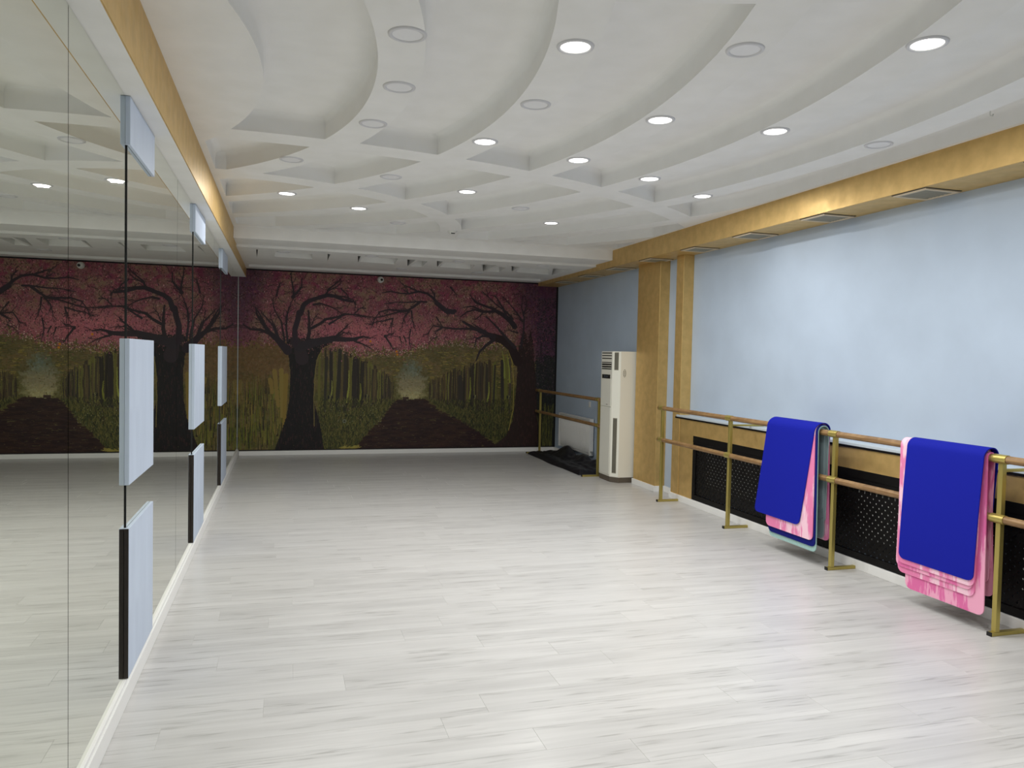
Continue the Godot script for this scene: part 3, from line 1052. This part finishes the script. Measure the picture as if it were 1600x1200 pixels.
func plank(st: SurfaceTool, x0: float, x1: float, z0: float, z1: float) -> void:
	var u0 := rng.randf() * 0.5
	var s := rng.randi() % 8
	var v0 := (s + 0.03) / 8.0
	var v1 := (s + 0.97) / 8.0
	var flip := rng.randf() < 0.5
	var P := func(x: float, y: float, z: float) -> void:
		var u := u0 + (x - x0) / 2.8
		if flip: u = u0 + (x1 - x) / 2.8
		st.set_uv(Vector2(u, lerpf(v0, v1, (z - z0) / (z1 - z0))))
		st.add_vertex(Vector3(x, y, z))
	var y := 0.0
	var yb := -0.0013
	var c := 0.0009
	# top, then four small bevelled sides
	for q in [[[x0 + c, y, z0 + c], [x1 - c, y, z0 + c], [x1 - c, y, z1 - c], [x0 + c, y, z1 - c]],
			[[x0, yb, z1], [x0 + c, y, z1 - c], [x1 - c, y, z1 - c], [x1, yb, z1]],
			[[x1, yb, z0], [x1 - c, y, z0 + c], [x0 + c, y, z0 + c], [x0, yb, z0]],
			[[x0, yb, z0], [x0 + c, y, z0 + c], [x0 + c, y, z1 - c], [x0, yb, z1]],
			[[x1, yb, z1], [x1 - c, y, z1 - c], [x1 - c, y, z0 + c], [x1, yb, z0]]]:
		for i in [0, 1, 2, 0, 2, 3]: P.call(q[i][0], q[i][1], q[i][2])

func build_ceiling() -> void:
	var cells := coffer_cells()
	var ce := struct("ceiling", plate_mesh(XB - 0.005, XR + 0.005, ZC, ZN, HC, cells), M.white, "white plaster ceiling of crossing curved bands and sunken coffers", "ceiling")
	for p in cells:
		obj("coffer", coffer_mesh(p, HC, 0.132, 0.045), M.white, ce)
	obj("roof_slab", span_mesh(Vector3(-0.88, 3.2, ZF - 0.2), Vector3(XW + 0.2, 3.36, ZB + 0.2)), M.slab, ce)
	# cross beam and the lower bay before the mural
	struct("trim_6", span_mesh(Vector3(XB, 2.872, -9.86), Vector3(XR, 3.2, ZC), 0.003), M.white, "white beam crossing the ceiling before the mural bay", "beam")
	var plan := FAR_CELLS
	var polys := []
	for q in plan:
		polys.append(tidy(PackedVector2Array(vs(q))))
	var groove := rect(XB + 0.05, XR - 0.06, -12.1, -11.72)
	var slots := polys.duplicate()
	slots.append(tidy(groove))
	var bay := obj("ceiling", plate_mesh(XB, XR, ZF, -9.86, 2.842, slots, 0.03), M.white)
	tag(bay, "low white ceiling strip with shallow recesses above the mural", "ceiling", "", "structure")
	for p in slots: obj("recess", coffer_mesh(p, 2.842, 0.09 if p.size() < 5 and p != slots[slots.size() - 1] else 0.035, 0.0), M.white, bay)
	obj("fascia", span_mesh(Vector3(XB, 2.842, -9.87), Vector3(XR, 2.9, -9.858)), M.white, bay)
	# the matching beam and bay behind the camera
	struct("trim_7", span_mesh(Vector3(XB, 2.872, ZN), Vector3(XR, 3.2, ZB)), M.white, "white lowered ceiling bay at the end opposite the mural", "beam")

const FAR_CELLS := [[-0.355, -10.009, -0.333, -10.029, -0.372, -10.855], [-0.132, -10.189, 0.319, -10.173, 0.337, -10.731, -0.146, -10.674], [0.503, -10.051, 0.541, -10.1, 0.54, -10.861], [0.881, -10.107, 0.92, -10.089, 0.949, -10.816], [0.938, -10.15, 1.402, -10.138, 1.444, -10.813, 0.962, -10.731], [1.527, -10.187, 1.64, -10.154, 1.653, -10.959], [1.677, -10.225, 1.814, -10.271, 1.852, -10.945, 1.687, -10.942], [1.923, -10.18, 2.008, -10.175, 2.054, -10.843], [2.042, -10.236, 2.49, -10.371, 2.551, -10.899, 2.087, -10.826], [2.552, -10.258, 2.772, -10.27, 2.792, -11.099], [2.818, -10.371, 2.957, -10.471, 3.03, -11.071, 2.835, -11.076], [2.979, -10.29, 3.106, -10.31, 3.177, -10.899], [3.144, -10.376, 3.584, -10.414, 3.799, -11.063, 3.244, -10.96], [3.593, -10.277, 3.884, -10.26, 3.872, -11.126]]

func build_lights() -> void:
	var g := "round downlights in the coffered ceiling"
	var spots := [
		[0.5, -3.43, 0], [0.56, -4.11, 0], [0.5, -4.81, 0], [0.03, -5.91, 0],
		[1.24, -3.31, 1], [1.32, -4.13, 0], [1.24, -4.95, 1], [0.79, -6.19, 0], [0.0, -7.18, 1],
		[1.97, -3.09, 0], [2.09, -4.14, 1], [1.98, -5.17, 1], [1.48, -6.50, 1], [0.67, -7.64, 1],
		[2.67, -2.77, 1], [2.84, -4.10, 1], [2.70, -5.50, 1], [2.12, -7.03, 0], [1.14, -8.32, 0],
		[3.62, -4.12, 0], [3.40, -5.91, 1], [2.65, -7.67, 1],
		[1.48, -1.80, 0], [2.12, -1.27, 1], [3.40, -2.39, 1], [0.67, -0.66, 1], [2.65, -0.63, 1]]
	var rows := [[], [], [], [], []]
	for s in spots:
		rows[clampi(int(round((Vector2(s[0] + 2.95, s[1] + 4.15).length() - 2.719) / 0.773)) - 1, 0, 4)].append(s)
	var nth := ["first", "second", "third", "fourth", "fifth", "sixth", "seventh", "eighth"]
	for k in 5:
		rows[k].sort_custom(func(p, q): return p[1] < q[1])
		for i in rows[k].size():
			var s: Array = rows[k][i]
			downlight(Vector3(s[0], HC, s[1]), s[2] == 1, "%s round downlight, %s from the mural end on the %s curved band from the mirrors" % ["lit" if s[2] == 1 else "unlit", nth[i], nth[k]], g)
	var low := [[-0.03, -10.08], [1.05, -10.0], [1.62, -11.3], [2.2, -10.05], [2.75, -11.3], [3.35, -10.0]]
	for i in low.size():
		downlight(Vector3(low[i][0], 2.842, low[i][1]), false, "unlit downlight in the low strip above the mural, %s from the mirrors" % nth[i], "downlights in the low ceiling strip")

# ---------------------------------------------------------------- mirrors and boards
func build_mirrors() -> void:
	var seams := [-12.33, -11.0, -9.84, -9.04, -8.2, -7.2, -6.38, -5.5, -4.49, -3.8, -2.85, -1.85, -0.85, 0.15, 1.15, 2.15, 3.35]
	var word := ["first", "second", "third", "fourth", "fifth", "sixth", "seventh", "eighth", "ninth", "tenth", "eleventh", "twelfth", "thirteenth", "fourteenth", "fifteenth", "sixteenth"]
	for i in seams.size() - 1:
		var column: bool = seams[i + 1] in [-9.04, -6.38, -3.8]
		var out := 0.005 if column else 0.0
		var t := thing("wall_mirror", "tall wall mirror panel, %s from the mural wall" % word[i], "mirror", Vector3(XM, 0.106, seams[i]), "mirror panels along the wall")
		var l: float = seams[i + 1] - seams[i]
		obj("glass", span_mesh(Vector3(-0.006, 0, 0.003), Vector3(out, 2.603, l - 0.003)), M.mirror, t)
		if column: obj("edge", span_mesh(Vector3(-0.006, 0, l - 0.003), Vector3(out, 2.603, l - 0.001)), M.backing, t)
	var b := obj("mirror_backing", span_mesh(Vector3(-0.719, 0.107, -12.334), Vector3(XM - 0.0065, 2.709, 3.39)), M.backing)
	tag(b, "dark backing board showing in the mirror seams", "backing board")
	var e := obj("corner_strip", span_mesh(Vector3(-0.719, 0.107, -12.368), Vector3(XM + 0.006, 2.709, -12.336), 0.002), M.steel)
	tag(e, "slim metal strip where the mirrors meet the mural", "metal strip")
	# blue boards on the mirrors: top, middle and low at three places
	var cols := [[-3.78, -4.44, "third board column from the mural"], [-6.36, -7.12, "second board column from the mural"], [-9.02, -9.80, "board column closest to the mural"]]
	for c in cols:
		for lv in [["top", 2.497, 2.708], ["middle", 0.985, 1.642], ["low", 0.107, 0.79]]:
			var t := thing("wall_board", "light blue board fixed %s on the mirrors, %s" % [{"top": "under the soffit", "middle": "at chest height", "low": "above the baseboard"}[lv[0]], c[2]], "wall board", Vector3(XM + 0.005, lv[1], (c[0] + c[1]) / 2), "light blue boards on the mirrors")
			var hz: float = (c[0] - c[1]) / 2
			var hy: float = lv[2] - lv[1]
			var low: bool = lv[0] == "low"
			var fp := mk()
			span(fp, Vector3(0.0005, 0, -hz), Vector3(0.0155, hy, hz), 0.0015)
			span(fp, Vector3(-0.0047, 0, hz - 0.017), Vector3(0.002, hy, hz), 0.0005)   # batten on the overhanging end
			obj("face_panel", done(fp), M.board, t)
			if low:
				obj("edge_strip", span_mesh(Vector3(-0.0047, 0, hz), Vector3(0.0145, hy - 0.002, hz + 0.004), 0.0015), M.brown, t)
				obj("edge_strip", span_mesh(Vector3(0.0005, 0, -hz - 0.004), Vector3(0.0145, hy - 0.002, -hz), 0.0015), M.brown, t)

# ---------------------------------------------------------------- radiator cover, vents
func build_right() -> void:
	var t := thing("radiator_cover", "long gold radiator cover with black lattice panels and a pale sill", "radiator cover", Vector3.ZERO)
	obj("front_board", span_mesh(Vector3(4.305, 0.77, -7.835), Vector3(4.325, 0.952, ZB)), M.gold, t)
	obj("end_board", span_mesh(Vector3(4.305, 0.07, -7.835), Vector3(4.325, 0.77, -7.53)), M.gold, t)
	obj("shadow_strip", span_mesh(Vector3(4.296, 0.935, -7.93), Vector3(4.32, 0.953, ZB)), M.black, t)  # black strip standing in for the shadow line under the sill
	obj("sill", span_mesh(Vector3(4.292, 0.952, -7.90), Vector3(XW, 0.976, ZB), 0.003), M.sill, t)
	# black frames with lattice
	var zs := [-7.53, -5.35, -3.85, -1.9, 0.2, 2.3]
	for i in zs.size() - 1:
		var a: float = zs[i]; var b: float = zs[i + 1]
		var st := mk()
		span(st, Vector3(4.305, 0.70, a), Vector3(4.325, 0.77, b), 0.002)
		span(st, Vector3(4.309, 0.615, a), Vector3(4.325, 0.70, b), 0.002)
		span(st, Vector3(4.305, 0.072, a), Vector3(4.325, 0.125, b), 0.002)
		span(st, Vector3(4.305, 0.125, a), Vector3(4.325, 0.615, a + 0.06), 0.002)
		span(st, Vector3(4.305, 0.125, b - 0.03), Vector3(4.325, 0.615, b), 0.002)
		obj("frame", done(st), M.black, t)
		var la := obj("lattice", lattice(4.3205, 0.125, 0.615, a + 0.06, b - 0.03), M.black, t)
		la.set_meta("kind", "stuff")
	for q in [[-7.3, -5.5, "closest to the narrow gold pilaster"], [-5.0, -3.9, "between the two stacks of mats"], [-3.6, -2.0, "past the pink stack of mats"]]:
		var o := obj("panel_radiator", radiator_mesh(4.3145, 4.38, 0.24, 0.61, q[0], q[1], 30, 0.0035), M.radiator)
		tag(o, "white panel radiator behind the black lattice, %s" % q[2], "radiator", "radiators behind the lattice")
	# vents in the beam
	for i in 9:
		var z := -3.34 - 1.0 * i - 0.012 * i
		var v := thing("air_vent", "square beige air vent under the gold beam, %s from the mural" % ["ninth", "eighth", "seventh", "sixth", "fifth", "fourth", "third", "second", "first"][i], "air vent", Vector3(4.235, 2.785, z), "air vents in the gold beam")
		var st := mk()
		for s in [[-0.145, -0.145, 0.145, -0.118], [-0.145, 0.118, 0.145, 0.145], [-0.145, -0.118, -0.118, 0.118], [0.118, -0.118, 0.145, 0.118]]:
			span(st, Vector3(s[0], -0.012, s[1]), Vector3(s[2], 0.0, s[3]), 0.002)
		obj("frame", done(st), M.vent, v)
		obj("throat", span_mesh(Vector3(-0.118, -0.0065, -0.118), Vector3(0.118, -0.0045, 0.118)), M.vent_throat, v)
		for k in 7:
			var zz := -0.1 + k * 0.0333
			var sl := mk()
			face(sl, [Vector3(-0.118, -0.0105, zz - 0.006), Vector3(0.118, -0.0105, zz - 0.006), Vector3(0.118, -0.0075, zz + 0.004), Vector3(-0.118, -0.0075, zz + 0.004)], Vector3(0, 1, 0))
			face(sl, [Vector3(-0.118, -0.010, zz - 0.006), Vector3(0.118, -0.010, zz - 0.006), Vector3(0.118, -0.007, zz + 0.004), Vector3(-0.118, -0.007, zz + 0.004)], Vector3(0, -1, 0))
			obj("slat", done(sl), M.ac_grey, v)
		# thin dark gap where the loose frame hangs off the beam
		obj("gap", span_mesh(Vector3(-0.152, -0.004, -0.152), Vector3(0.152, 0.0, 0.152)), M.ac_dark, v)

# ---------------------------------------------------------------- barres
func build_barres() -> void:
	var g := "gold posts of the long barre"
	var where := {-7.80: "by the gold pilaster", -6.43: "between the pilaster and the first stack of mats", -4.97: "between the two stacks of mats", -3.53: "just past the pink and straight blue mats", -2.08: "last of the long barre, farthest from the pilaster"}
	for z in where:
		barre_post(z, z in [-6.43, -3.53, -2.08], "gold barre post with L-shaped foot %s" % where[z], g)
	for y in [1.055, 0.70]:
		rail(-7.875, -0.6, y, "long %s wooden barre rail along the radiator cover" % ("upper" if y > 1 else "lower"), "rails of the long barre", M.wood)
	for z in [-9.63, -12.12]:
		barre_post(z, z > -10, "gold barre post %s" % ("behind the air conditioner" if z > -10 else "in the corner by the mural"), "gold posts of the corner barre", true)
	for y in [1.04, 0.69]:
		rail(-12.3, -9.57, y, "%s wooden rail of the short corner barre by the mural" % ("upper" if y > 1 else "lower"), "rails of the corner barre", M.wood)

# ---------------------------------------------------------------- mats
func build_mats() -> void:
	var g1 := "mats folded over the barre, blue mat askew on top"
	var R := 0.0285
	var t := 0.0072
	# stack by the pilaster, from the rail outwards
	mat("grey yoga mat lying innermost under the askew blue mat", g1, M.mat_grey, M.mat_grey, R, 0.30, 0.42, -5.42, -5.42, -5.43, 0.0)
	mat("grey yoga mat second from the rail under the askew blue mat", g1, M.mat_grey, M.mat_grey, R + t, 0.24, 0.36, -5.41, -5.42, -5.425, 0.0)
	mat("grey yoga mat third from the rail under the askew blue mat", g1, M.mat_grey, M.mat_grey, R + 2 * t, 0.20, 0.20, -5.40, -5.41, -5.425, 0.002)
	mat("pale teal yoga mat hanging lowest under the askew blue mat", g1, M.mat_teal, M.mat_grey, R + 3 * t, 0.112, 0.33, -5.37, -5.40, -5.42, 0.004)
	mat("navy blue yoga mat just above the pale teal mat", g1, M.mat_navy, M.mat_navy, R + 4 * t, 0.152, 0.30, -5.375, -5.40, -5.46, 0.005)
	mat("marbled pink yoga mat just under the askew blue mat", g1, M.mat_pink, M.mat_pink, R + 5 * t, 0.20, 0.19, -5.395, -5.42, -5.385, 0.008)
	mat("plain blue yoga mat hanging askew over the barre", g1, M.mat_blue, M.mat_blue, R + 6 * t, 0.29, 0.45, -5.555, -5.40, -5.48, 0.012)
	# second stack
	var g2 := "mats folded over the barre, pink and blue"
	mat("rose pink yoga mat hanging lowest in the pink stack", g2, M.mat_rose, M.mat_rose, R, 0.10, 0.28, -3.88, -3.90, -3.92, 0.0)
	mat("marbled pink yoga mat second from the rail in the pink stack", g2, M.mat_pink, M.mat_pink, R + t, 0.195, 0.30, -3.945, -3.93, -3.92, 0.0)
	mat("marbled pink yoga mat third from the rail in the pink stack", g2, M.mat_rose, M.mat_pink, R + 2 * t, 0.235, 0.35, -3.955, -3.935, -3.92, 0.0)
	mat("marbled pink yoga mat just under the straight blue mat", g2, M.mat_pink, M.mat_rose, R + 3 * t, 0.262, 0.20, -3.935, -3.945, -3.90, 0.0)
	mat("plain blue yoga mat hanging straight over the pink stack", g2, M.mat_blue, M.mat_blue, R + 4 * t, 0.295, 0.40, -3.93, -3.885, -3.95, 0.0, 0.004, 0.59)

# ---------------------------------------------------------------- far corner
func build_far_corner() -> void:
	var a := thing("air_conditioner", "tall white floor-standing air conditioner beside the gold pilaster", "air conditioner", Vector3(4.20, 0, -9.30))
	var o := Vector3(4.20, 0, -9.30)
	var foot := [Vector2(4.045, -9.52), Vector2(4.045, -9.17), Vector2(4.118, -9.06), Vector2(4.35, -9.06), Vector2(4.35, -9.56), Vector2(4.085, -9.56)]
	var rel := []
	for p in foot: rel.append(p - Vector2(o.x, o.z))
	var st := mk()
	prism(st, rel, 0.07, 1.69)
	obj("body", done(st), M.ac, a)
	var base := []
	for p in rel: base.append(p * 0.97)
	st = mk()
	prism(st, base, 0.0, 0.07)
	obj("base", done(st), M.ac_base, a)
	var fx := 4.045 - o.x
	obj("front_panel", span_mesh(Vector3(fx - 0.008, 0.09, -0.205), Vector3(fx, 0.965, 0.118), 0.003), M.ac, a)
	obj("front_panel", span_mesh(Vector3(fx - 0.008, 0.972, -0.205), Vector3(fx, 1.335, 0.118), 0.003), M.ac, a)
	for y in [1.668, 1.634, 1.598]:
		obj("louvre_slot", span_mesh(Vector3(fx - 0.002, y - 0.006, -0.20), Vector3(fx + 0.001, y + 0.006, 0.108)), M.ac_dark, a)
	obj("outlet", span_mesh(Vector3(fx - 0.002, 1.455, -0.20), Vector3(fx + 0.001, 1.55, 0.108)), M.ac_dark, a)
	for k in 3:
		obj("louvre", span_mesh(Vector3(fx - 0.014, 1.47 + k * 0.03, -0.198), Vector3(fx - 0.002, 1.478 + k * 0.03, 0.106), 0.002), M.ac_light, a)
	var dsp := obj("display", span_mesh(Vector3(fx - 0.004, 1.335, -0.185), Vector3(fx + 0.001, 1.388, 0.075), 0.001), M.ac_dark, a)
	obj("screen", span_mesh(Vector3(fx - 0.0055, 1.345, -0.12), Vector3(fx - 0.004, 1.378, 0.02)), plain(Color(0.22, 0.24, 0.27), 0.15), dsp)
	obj("badge", span_mesh(Vector3(fx - 0.0095, 0.995, -0.02), Vector3(fx - 0.008, 1.003, 0.03)), M.ac_grey, a)
	# the slanted corner: light strip with two tall vents
	var c0 := Vector3(4.045 - o.x, 0, -9.17 - o.z)
	var c1 := Vector3(4.118 - o.x, 0, -9.06 - o.z)
	var nrm := Vector3(-(c1.z - c0.z), 0, c1.x - c0.x).normalized()
	if nrm.x > 0: nrm = -nrm
	for q in [["corner_strip", 0.08, 1.685, 0.03, 0.97, 0.002, M.ac_light], ["vent", 1.449, 1.678, 0.26, 0.74, 0.004, M.ac_grey], ["vent", 0.12, 0.833, 0.26, 0.74, 0.004, M.ac_grey]]:
		st = mk()
		var p0: Vector3 = c0.lerp(c1, q[3]); var p1: Vector3 = c0.lerp(c1, q[4])
		var ft := [p0, p1, p1 + nrm * q[5], p0 + nrm * q[5]]
		var f2 := []
		for v in ft: f2.append(Vector2(v.x, v.z))
		prism(st, f2, q[1], q[2])
		var vo := obj(q[0], done(st), q[6], a)
		if q[0] == "vent":
			for k in 3:
				st = mk()
				var r0: Vector3 = c0.lerp(c1, 0.32 + k * 0.14) + nrm * 0.004
				var r1: Vector3 = c0.lerp(c1, 0.37 + k * 0.14) + nrm * 0.004
				var f3 := []
				for v in [r0, r1, r1 + nrm * 0.003, r0 + nrm * 0.003]: f3.append(Vector2(v.x, v.z))
				prism(st, f3, q[1] + 0.01, q[2] - 0.01)
				obj("slat", done(st), M.ac_dark, vo)
	# oval emblem on the side
	st = mk()
	st.set_smooth_group(-1)
	for i in 24:
		var t0 := TAU * i / 24; var t1 := TAU * (i + 1) / 24
		var zf := 0.2425
		var q0 := Vector3(-0.03 + cos(t0) * 0.020, 1.41 + sin(t0) * 0.05, zf); var q1 := Vector3(-0.03 + cos(t1) * 0.020, 1.41 + sin(t1) * 0.05, zf)
		var w0 := Vector3(-0.03 + cos(t0) * 0.014, 1.41 + sin(t0) * 0.042, zf); var w1 := Vector3(-0.03 + cos(t1) * 0.014, 1.41 + sin(t1) * 0.042, zf)
		quad(st, w0, q0, q1, w1)
	for k in 3: span(st, Vector3(-0.041, 1.385 + k * 0.02, 0.2395), Vector3(-0.019, 1.393 + k * 0.02, 0.2425))
	obj("emblem", done(st), M.ac_grey, a)
	# radiator on the wall under the corner barre
	var r := thing("wall_radiator", "white ribbed radiator low on the blue wall by the mural", "radiator", Vector3(4.36, 0.14, -11.3))
	obj("panel", radiator_mesh(0.004, 0.05, 0.0, 0.53, -0.66, 0.66, 22, 0.024), M.radiator, r)
	obj("top_grille", span_mesh(Vector3(-0.012, 0.53, -0.66), Vector3(0.055, 0.55, 0.66), 0.003), M.radiator, r)
	for z in [-0.667, 0.667]:
		obj("side_cover", span_mesh(Vector3(-0.012, 0.0, z - 0.007), Vector3(0.055, 0.55, z + 0.007), 0.003), M.radiator, r)
	st = mk()
	rod(st, Vector3(0.02, 0.06, 0.68), Vector3(0.02, 0.06, 0.72), 0.014)
	rod(st, Vector3(0.02, 0.06, 0.72), Vector3(0.02, 0.02, 0.72), 0.010)
	obj("valve", done(st), M.steel, r)
	for z in [-0.45, 0.45]:
		obj("bracket", span_mesh(Vector3(0.05, 0.1, z - 0.02), Vector3(0.07, 0.45, z + 0.02)), M.steel, r)
	# dark tarpaulin folded on the floor below
	var ts := mk()
	ts.set_smooth_group(1)
	var nx := 26; var nz := 70
	var n1 := noise(91, 1.6, 3); var n2 := noise(92, 5.0, 2)
	var grid := []
	for i in nz + 1:
		var row := []
		for k in nx + 1:
			var u := float(k) / nx; var v := float(i) / nz
			var x := lerpf(3.84 + 0.02 * sin(v * 9), 4.385, u)
			var z := lerpf(-12.05, -9.76, v)
			var h := 0.06 + 0.018 * n1.get_noise_2d(x * 3, z * 1.2)
			h += 0.012 * n2.get_noise_2d(x * 2, z * 0.4)
			var heap := smoothstep(0.45, 0.8, u) * smoothstep(0.02, 0.2, v) * smoothstep(1.0, 0.75, v)
			h += heap * (0.05 + 0.09 * maxf(0, n1.get_noise_2d(z * 0.9, 7.0) + 0.45) + 0.03 * sin(z * 9 + x * 14))
			h -= 0.022 * exp(-pow((u - 0.42) / 0.03, 2))
			var edge := minf(minf(u * 8, (1 - u) * 8), minf(v * 24, (1 - v) * 24))
			h *= clampf(sqrt(maxf(edge, 0)), 0, 1)
			row.append(Vector3(x, maxf(h, 0.001), z))
		grid.append(row)
	for i in nz:
		for k in nx:
			quad(ts, grid[i][k], grid[i + 1][k], grid[i + 1][k + 1], grid[i][k + 1])
	ts.set_smooth_group(-1)
	face(ts, [grid[0][0] , grid[0][nx], grid[nz][nx], grid[nz][0]], Vector3(4.1, 1, -11))
	var tp := obj("tarpaulin", done(ts), M.tarp)
	tag(tp, "black folded tarpaulin lying on the floor under the corner radiator", "tarpaulin")

func build_small() -> void:
	# camera high on the mural
	var c := thing("security_camera", "small white dome camera mounted high on the mural", "camera", Vector3(1.44, 2.765, ZF + 0.001))
	var st := mk()
	rod(st, Vector3(0, 0, 0), Vector3(0, 0, 0.02), 0.05, 24)
	obj("mount", done(st), M.camera_white, c)
	var sph := SphereMesh.new()
	sph.radius = 0.045; sph.height = 0.09; sph.radial_segments = 24; sph.rings = 12
	var dm := obj("dome", sph, M.camera_white, c)
	dm.position = Vector3(0, 0, 0.046)
	st = mk()
	rod(st, Vector3(0.004, -0.004, 0.076), Vector3(0.008, -0.008, 0.095), 0.019, 20)
	obj("lens", done(st), M.rubber, c)
	# detector on the ceiling
	var s := thing("motion_sensor", "small white motion sensor on the ceiling near the cross beam", "sensor", Vector3(1.80, HC, -8.62))
	st = mk()
	lathe(st, Vector3.ZERO, [Vector2(0.0, -0.042), Vector2(0.022, -0.040), Vector2(0.040, -0.026), Vector2(0.052, -0.010), Vector2(0.055, 0.0)], 24)
	obj("housing", done(st), M.camera_white, s)
	st = mk()
	rod(st, Vector3(-0.02, -0.03, 0.034), Vector3(0.02, -0.03, 0.034), 0.006, 10)
	obj("window", done(st), M.rubber, s)
	# hook near the right beam
	var hk := thing("ceiling_hook", "tiny white hook in the ceiling beside the gold beam", "hook", Vector3(3.70, HC, -3.38))
	st = mk()
	rod(st, Vector3(0, 0, 0), Vector3(0, -0.02, 0), 0.004, 8)
	rod(st, Vector3(0, -0.02, 0), Vector3(0.016, -0.026, 0), 0.004, 8)
	rod(st, Vector3(0.016, -0.026, 0), Vector3(0.022, -0.014, 0), 0.004, 8)
	obj("wire", done(st), M.camera_white, hk)
	# socket on the blue wall behind the corner barre
	var k := thing("wall_socket", "small white socket on the blue wall near the air conditioner", "socket", Vector3(XW, 0.9, -10.83))
	obj("plate", span_mesh(Vector3(-0.01, -0.05, -0.035), Vector3(0, 0.04, 0.035), 0.003), M.camera_white, k)
	obj("cover", span_mesh(Vector3(-0.014, -0.035, -0.022), Vector3(-0.0098, 0.025, 0.022), 0.002), M.camera_white, k)
